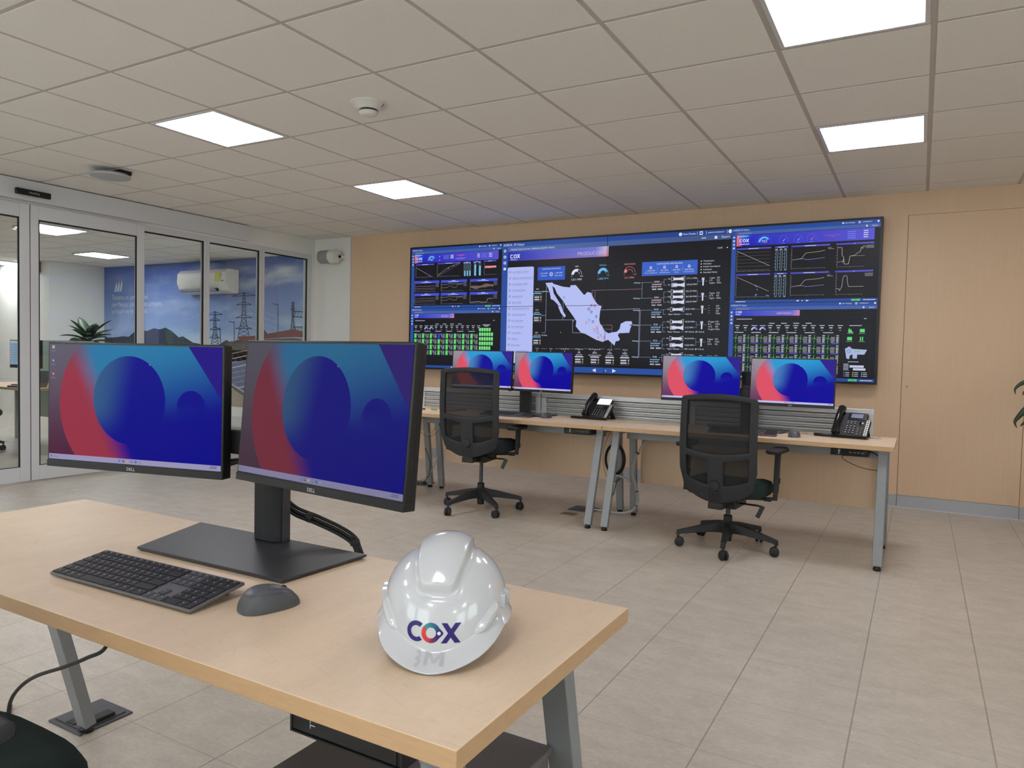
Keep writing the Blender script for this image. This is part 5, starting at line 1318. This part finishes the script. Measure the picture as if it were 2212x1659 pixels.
# ------------------------------------------------------------ hard hat
HA, HBf, HH = .1015, .118, .162
def rimz(a):                     # a: 0 at the front, +-pi at the back
    return .006+.044*abs(math.sin(a))**1.6+.006*(1-math.cos(a))/2
def base_pt(a, t):
    b = t*PI/2; ca = math.cos(b)**.98; r_ = ca
    x = HA*math.sin(a)*r_; y = -HBf*math.cos(a)*r_*(1.0)+.006
    z0 = rimz(a)+.016; z = z0+(HH-z0)*math.sin(b)**1.0
    return Vector((x, y, z))
def ssf(x, a, b): t = max(0, min(1, (x-a)/(b-a))); return t*t*(3-2*t)
def dome_pt(a, t):
    p = base_pt(a, t)
    e = 1e-3; n = (base_pt(a+e, t)-p).cross(base_pt(a, min(1, t+e))-p)
    if n.length < 1e-12: n = Vector((0, 0, 1))
    n.normalize()
    if n.dot(p-Vector((0, 0, .04))) < 0: n = -n
    # raised crest running front to back, with a shallow groove round it
    w = .031+.012*ssf(p.z, .105, .155); zf = .106
    i1, i2 = w-abs(p.x), ((p.z-zf)*.95 if p.y < 0 else (p.z-.08)*.9)
    hh = max(0, 1-abs(i1-i2)/.012); inside = min(i1, i2)-hh*hh*.012/4
    d = (.0100+.0060*max(0, 1-(p.x/w)**2)*ssf(p.z, .11, .16))*ssf(inside, -.0015, .009)-.0022*math.exp(-((inside+.0045)/.004)**2)
    if t > .97: d = .0100+.0060*max(0, 1-(p.x/w)**2)
    # side bumps above the brim
    for s_ in (-1, 1):
        q_ = ((abs(a)-.92)/.11)**2+((p.z-(.062+.42*(abs(a)-.92)*.1))/.012)**2
    d += .008*ssf(math.exp(-(((abs(a)-.90-(p.z-.062)*11)/.10)**2)-((p.z-.062)/.018)**2), .2, .65)
    return p+n*d
hat = empty('hard_hat', (-.676, -3.087, DZT+.0005), R(24.8), 'glossy white hard hat with a coloured logo on the foreground desk', 'hard hat')
NA, NT = 224, 92
vs = []; rows_ = []
def rim_pt(a, k):
    # k 0..1 from shell edge out to the brim edge, then a turned down lip
    fr_ = math.exp(-(a/1.0)**4); ext = .010+.026*fr_
    p = base_pt(a, 0); dirv = Vector((math.sin(a)*HBf/HA, -math.cos(a), 0)).normalized()
    e = ext*k; return Vector((p.x+dirv.x*e*(.75 if fr_ > .1 else 1), p.y+dirv.y*e, p.z-(p.z-rimz(a)+.004)*(k**.85)))
G = []
for k in range(13, 0, -1): G.append(lambda a, k=k: rim_pt(a, k/13))
for k in range(NT): G.append(lambda a, k=k: dome_pt(a, (k/(NT))))
inner = lambda a: rim_pt(a, 1)+Vector((-math.sin(a)*.003, math.cos(a)*.003, .0008))
inn = [lambda a, q_=q_: Vector((0, .006, 0))+(base_pt(a, q_)-Vector((0, .006, 0)))*.965 for q_ in (.6, .3, 0)]
G = inn+[inner]+G
for fn in G:
    for i in range(NA): vs.append(fn(-PI+2*PI*i/NA))
fs = []
for k in range(len(G)-1):
    for i in range(NA): fs.append((k*NA+i, k*NA+(i+1) % NA, (k+1)*NA+(i+1) % NA, (k+1)*NA+i))
top = len(vs); vs.append(Vector((0, .006, HH+.018)))
for i in range(NA): fs.append(((len(G)-1)*NA+i, (len(G)-1)*NA+(i+1) % NA, top))
shell = MB().add(vs, fs).build('helmet_shell', MT['helmet'], hat, smooth='all')
bvh = BVHTree.FromPolygons([tuple(v) for v in vs], fs)
def on_front(x, z, off=.0004):
    h_ = bvh.ray_cast(Vector((x, -.4, z)), Vector((0, 1, 0)))
    return tuple(h_[0]+h_[1]*(off if h_[1].y < 0 else -off)) if h_[0] else (x, -.12, z)
class Decal(Canvas):
    def grid(s, quad, n1, n2, col):
        a, b, c_, d_ = [Vector(p) for p in quad]; pts = []; cs = []
        for i in range(n1+1):
            for j in range(n2+1):
                p = a.lerp(b, i/n1).lerp(d_.lerp(c_, i/n1), j/n2); pts.append((p.x, p.y)); cs.append(col(p.x, p.y) if callable(col) else col)
        fs = [(i*(n2+1)+j, (i+1)*(n2+1)+j, (i+1)*(n2+1)+j+1, i*(n2+1)+j+1) for i in range(n1) for j in range(n2)]
        s.tri(pts, fs, cs, 0)
    def ring(s, cx, cz, r0, r1, a0, a1, col, n=36, m=4):
        pts = []; cs = []
        for i in range(n+1):
            a = R(a0+(a1-a0)*i/n)
            for j in range(m+1):
                r_ = r0+(r1-r0)*j/m; p = (cx+r_*math.cos(a), cz+r_*math.sin(a)); pts.append(p); cs.append(col(*p) if callable(col) else col)
        s.tri(pts, [(i*(m+1)+j, (i+1)*(m+1)+j, (i+1)*(m+1)+j+1, i*(m+1)+j+1) for i in range(n) for j in range(m)], cs, 0)
dc = Decal(lambda u, v, L: on_front(u, v, .0005+.0003*L))
ZL, RO = .0500, .0150; NV = (34, 20, 108)
xc, xo, xx = -.0275, -.0040, .0260
dc.ring(xc, ZL+.0006, .0086, .0152, 50, 310, NV)
def ocol(x, z):
    dx, dz = (x-xo)/RO, (z-ZL)/RO
    a = math.degrees(math.atan2(dz, dx))
    if a > 20: t = (a-20)/110; c1, c2 = (20, 60, 120), (30, 150, 150)
    elif a < -100 or a > 150: return (214, 48, 52)
    elif a < -20: t = (-20-a)/80; c1, c2 = (34, 20, 108), (150, 40, 80)
    else: return (28, 30, 112)
    t = max(0, min(1, t))
    k = tuple(p+(q_-p)*t for p, q_ in zip(c1, c2))
    if a > 130: t = min(1, (a-130)/25); k = tuple(p+(q_-p)*t for p, q_ in zip(k, (214, 60, 60)))
    return k
dc.ring(xo, ZL, .0080, .0148, 0, 360, ocol, 60)
dc.grid([(xo+.0098, ZL+.0104), (xo+.0190, ZL+.0014), (xo+.0190, ZL-.0014), (xo+.0098, ZL-.0104)], 6, 6, NV)
for s_ in (1, -1): dc.grid([(xx-.0142, ZL+s_*.0148), (xx-.0055, ZL+s_*.0148), (xx+.0152, ZL-s_*.0148), (xx+.0064, ZL-s_*.0148)], 3, 12, NV)
dc.build('logo_print', MT['print'], hat)
dc = Decal(lambda u, v, L: on_front(u, v, .0009)); dc.ring(xo+.0126, ZL, .0, .0027, 0, 360, (225, 227, 232), 16, 1); dc.build('logo_dot', MT['print'], hat)
# embossed mark on the brim
hm = Decal(lambda u, v, L: on_front(u, v, .0004))
z0_, hh_ = .0095, .0130
for zc_ in (z0_+hh_*.75, z0_+hh_*.25): hm.ring(-.0215, zc_, .0012, .0048, -140, 140, (186, 187, 192), 18, 2)
for x0_ in (-.011, .0135): hm.grid([(x0_, z0_), (x0_+.0055, z0_), (x0_+.0055, z0_+hh_), (x0_, z0_+hh_)], 2, 6, (186, 187, 192))
hm.grid([(-.011, z0_+hh_), (-.0045, z0_+hh_), (.0065, z0_+.002), (.0015, z0_+.002)], 2, 6, (186, 187, 192)); hm.grid([(.019, z0_+hh_), (.0125, z0_+hh_), (.0015, z0_+.002), (.0065, z0_+.002)], 2, 6, (186, 187, 192))
hm.build('embossed_mark', MT['helmet_mark'], hat)
# accessory slots at the sides
for s_ in (-1, 1):
    for da, w_, zz in ((1.50, .006, .064), (1.34, .005, .058)):
        a = s_*da; p = base_pt(a, .02); n = Vector((math.sin(a), -math.cos(a)*.9, 0)).normalized(); Q = Matrix.Translation((p.x+n.x*.0005, p.y+n.y*.0005, rimz(a)+.026)) @ Matrix.Rotation(math.atan2(n.y, n.x), 4, 'Z')
        m = MB()
        if da > 1.3: m.box(-.004, .0045, -.007, -.005, -.010, .010, Q).box(-.004, .0045, .005, .007, -.010, .010, Q).box(-.004, .0045, -.007, .007, .0085, .0105, Q).box(-.004, .0045, -.007, .007, -.0105, -.0085, Q)
        else: m.box(-.004, .004, -.0055, .0055, -.012, -.001, Q)
        m.build('accessory_slot', MT['helmet'], hat, bevel=.001)

# ------------------------------------------------------------ cables, floor boxes
def cable(name, pts, r, mt, label, cat='cable', n=8):
    o = MB().tube(smooth_path(pts, 8), r, n).build(name, MT[mt], None, smooth=True); return tag(o, label, cat)
cable('power_cable', [(-1.80, -2.93, .69), (-1.815, -2.95, .50), (-1.86, -2.95, .388), (-1.95, -2.95, .336), (-2.06, -2.95, .285), (-2.20, -2.95, .226), (-2.29, -2.95, .17), (-2.345, -2.95, .11), (-2.40, -2.93, .02), (-2.55, -2.85, .006)], .0055, 'cable_black', 'black power cable arching below the left end of the foreground desk')
def floor_box(x, y, w, d, rz, label):
    o = empty('floor_box', (x, y, 0), rz, label, 'floor box', 'floor boxes')
    MB().box(-w/2, w/2, -d/2, d/2, 0, .006).build('frame_plate', MT['grey_box'], o, bevel=.002)
    l_ = MB().box(-w/2+.015, w/2-.015, -d/2+.015, d/2-.015, .006, .010).build('lid', MT['grey_box'], o, bevel=.001)
    MB().box(w/2-.055, w/2-.018, -d*.2, d*.22, .0102, .022).build('cable_outlet', MT['black'], l_, bevel=.002)
    MB().box(-w*.1, w*.12, -d/2+.018, -d/2+.040, .0102, .013).build('lid_latch', MT['black'], l_)
    return o
floor_box(-2.265, -2.752, .172, .172, 0, 'grey floor box beside the left leg of the foreground desk')
floor_box(-2.24, 1.09, .20, .17, 0, 'dark floor box under the middle desk, behind its right legs')
floor_box(-3.93, 1.25, .19, .17, 0, 'dark floor box behind the legs left of the left office chair')
o = MB().box(-2.325, -2.215, .84, .92, .0, .003).build('brass_plate', MT['brass'], None, bevel=.001); tag(o, 'worn brass cover plate set in the floor left of the centre desk legs', 'floor plate')
# white cable bundle at the joint of the desks
o = empty('cable_bundle', (-1.78, 1.03, .40), 0, 'white looping cable bundle with black ties by the centre desk legs', 'cables')
B0 = Vector((-1.78, 1.03, .40))
bp = [(-1.55, 1.02, .672), (-1.60, 1.02, .655), (-1.72, 1.02, .585), (-1.80, 1.02, .46), (-1.822, 1.02, .33), (-1.79, 1.02, .22), (-1.78, 1.02, .12), (-1.83, 1.02, .05), (-1.95, 1.04, .020), (-2.15, 1.08, .014)]
for k in range(4):
    dx, dz = (k % 2)*.010-.005, (k//2)*.010-.005
    MB().tube([p-B0+Vector((dx, dz, dz*.3)) for p in smooth_path(bp, 8)], .0046, 7).build('cable', MT['cable_grey'], o, smooth=True)
MB().tube([p-B0 for p in smooth_path([(-2.0, 1.03, .29), (-1.93, 1.02, .305), (-1.87, 1.015, .285), (-1.83, 1.01, .25)], 8)], .008, 8).build('cable', MT['cable_grey'], o, smooth=True)
sp_ = smooth_path(bp, 8)
for i in (9, 14, 22, 41, 50):
    MB().tube([sp_[i]-B0, sp_[i+1].lerp(sp_[i], .45)-B0], .0125, 10).build('cable_tie', MT['black'], o, smooth=True)
o = empty('cable_coil', (-1.98, 1.05, .42), 0, 'coiled black cable hanging between the centre desk legs', 'cables')
for k in range(3):
    MB().tube([(-.0+(.068+.006*k)*math.cos(a), .004*k, (.105+.006*k)*math.sin(a)) for a in [2*PI*i/30 for i in range(31)]], .0062, 8).build('cable_loop', MT['cable_black'], o, smooth=True)
MB().box(-.03, .03, -.012, .022, .09, .14).build('cable_clip', MT['black'], o, bevel=.005)
MB().tube(smooth_path([(-.04, 0, -.10), (-.01, 0, -.15), (.015, 0, -.17), (.05, 0, -.14), (.02, 0, -.17), (.0, .0, -.26), (-.04, 0, -.33)], 6), .0032, 6).build('loose_lead', MT['cable_black'], o, smooth=True)
for k, (pts, mt, lab) in enumerate((
    ([(-.30, .83, .64), (-.40, .85, .60), (-.30, .87, .545), (-.20, .88, .53)], 'cable_black', 'thin black lead looping under the right desk computer'),
    ([(-.25, .80, .655), (-.20, .82, .63), (-.175, .84, .58)], 'cable_black', 'short black lead from the right desk computer to the leg'),
    ([(-1.99, 1.0, .66), (-2.05, 1.0, .50), (-2.04, 1.0, .34), (-1.98, 1.0, .25), (-1.92, 1.0, .30)], 'cable_purple', 'thin brown wire hanging behind the centre desk legs'),
    ([(-3.9, .92, .60), (-3.75, .95, .56), (-3.62, .95, .50), (-3.55, .96, .60), (-3.40, .96, .67)], 'cable_grey', 'pale cable drooping left of the left office chair'),
    ([(-3.95, .98, .58), (-3.8, .98, .55), (-3.66, .98, .47), (-3.5, .98, .57), (-3.35, .98, .65)], 'cable_purple', 'thin wire crossing left of the left office chair'),
    ([(-3.74, 1.05, .36), (-3.70, 1.06, .25), (-3.72, 1.08, .12), (-3.85, 1.15, .02)], 'cable_black', 'black power lead running down to the floor box by the left desks'),
    ([(-3.62, 1.08, .30), (-3.72, 1.10, .14), (-3.90, 1.18, .03)], 'cable_grey', 'pale lead curving to the floor box by the left desks'))):
    cable('thin_cable', pts, .0035 if 'thin' not in lab else .002, mt, lab)
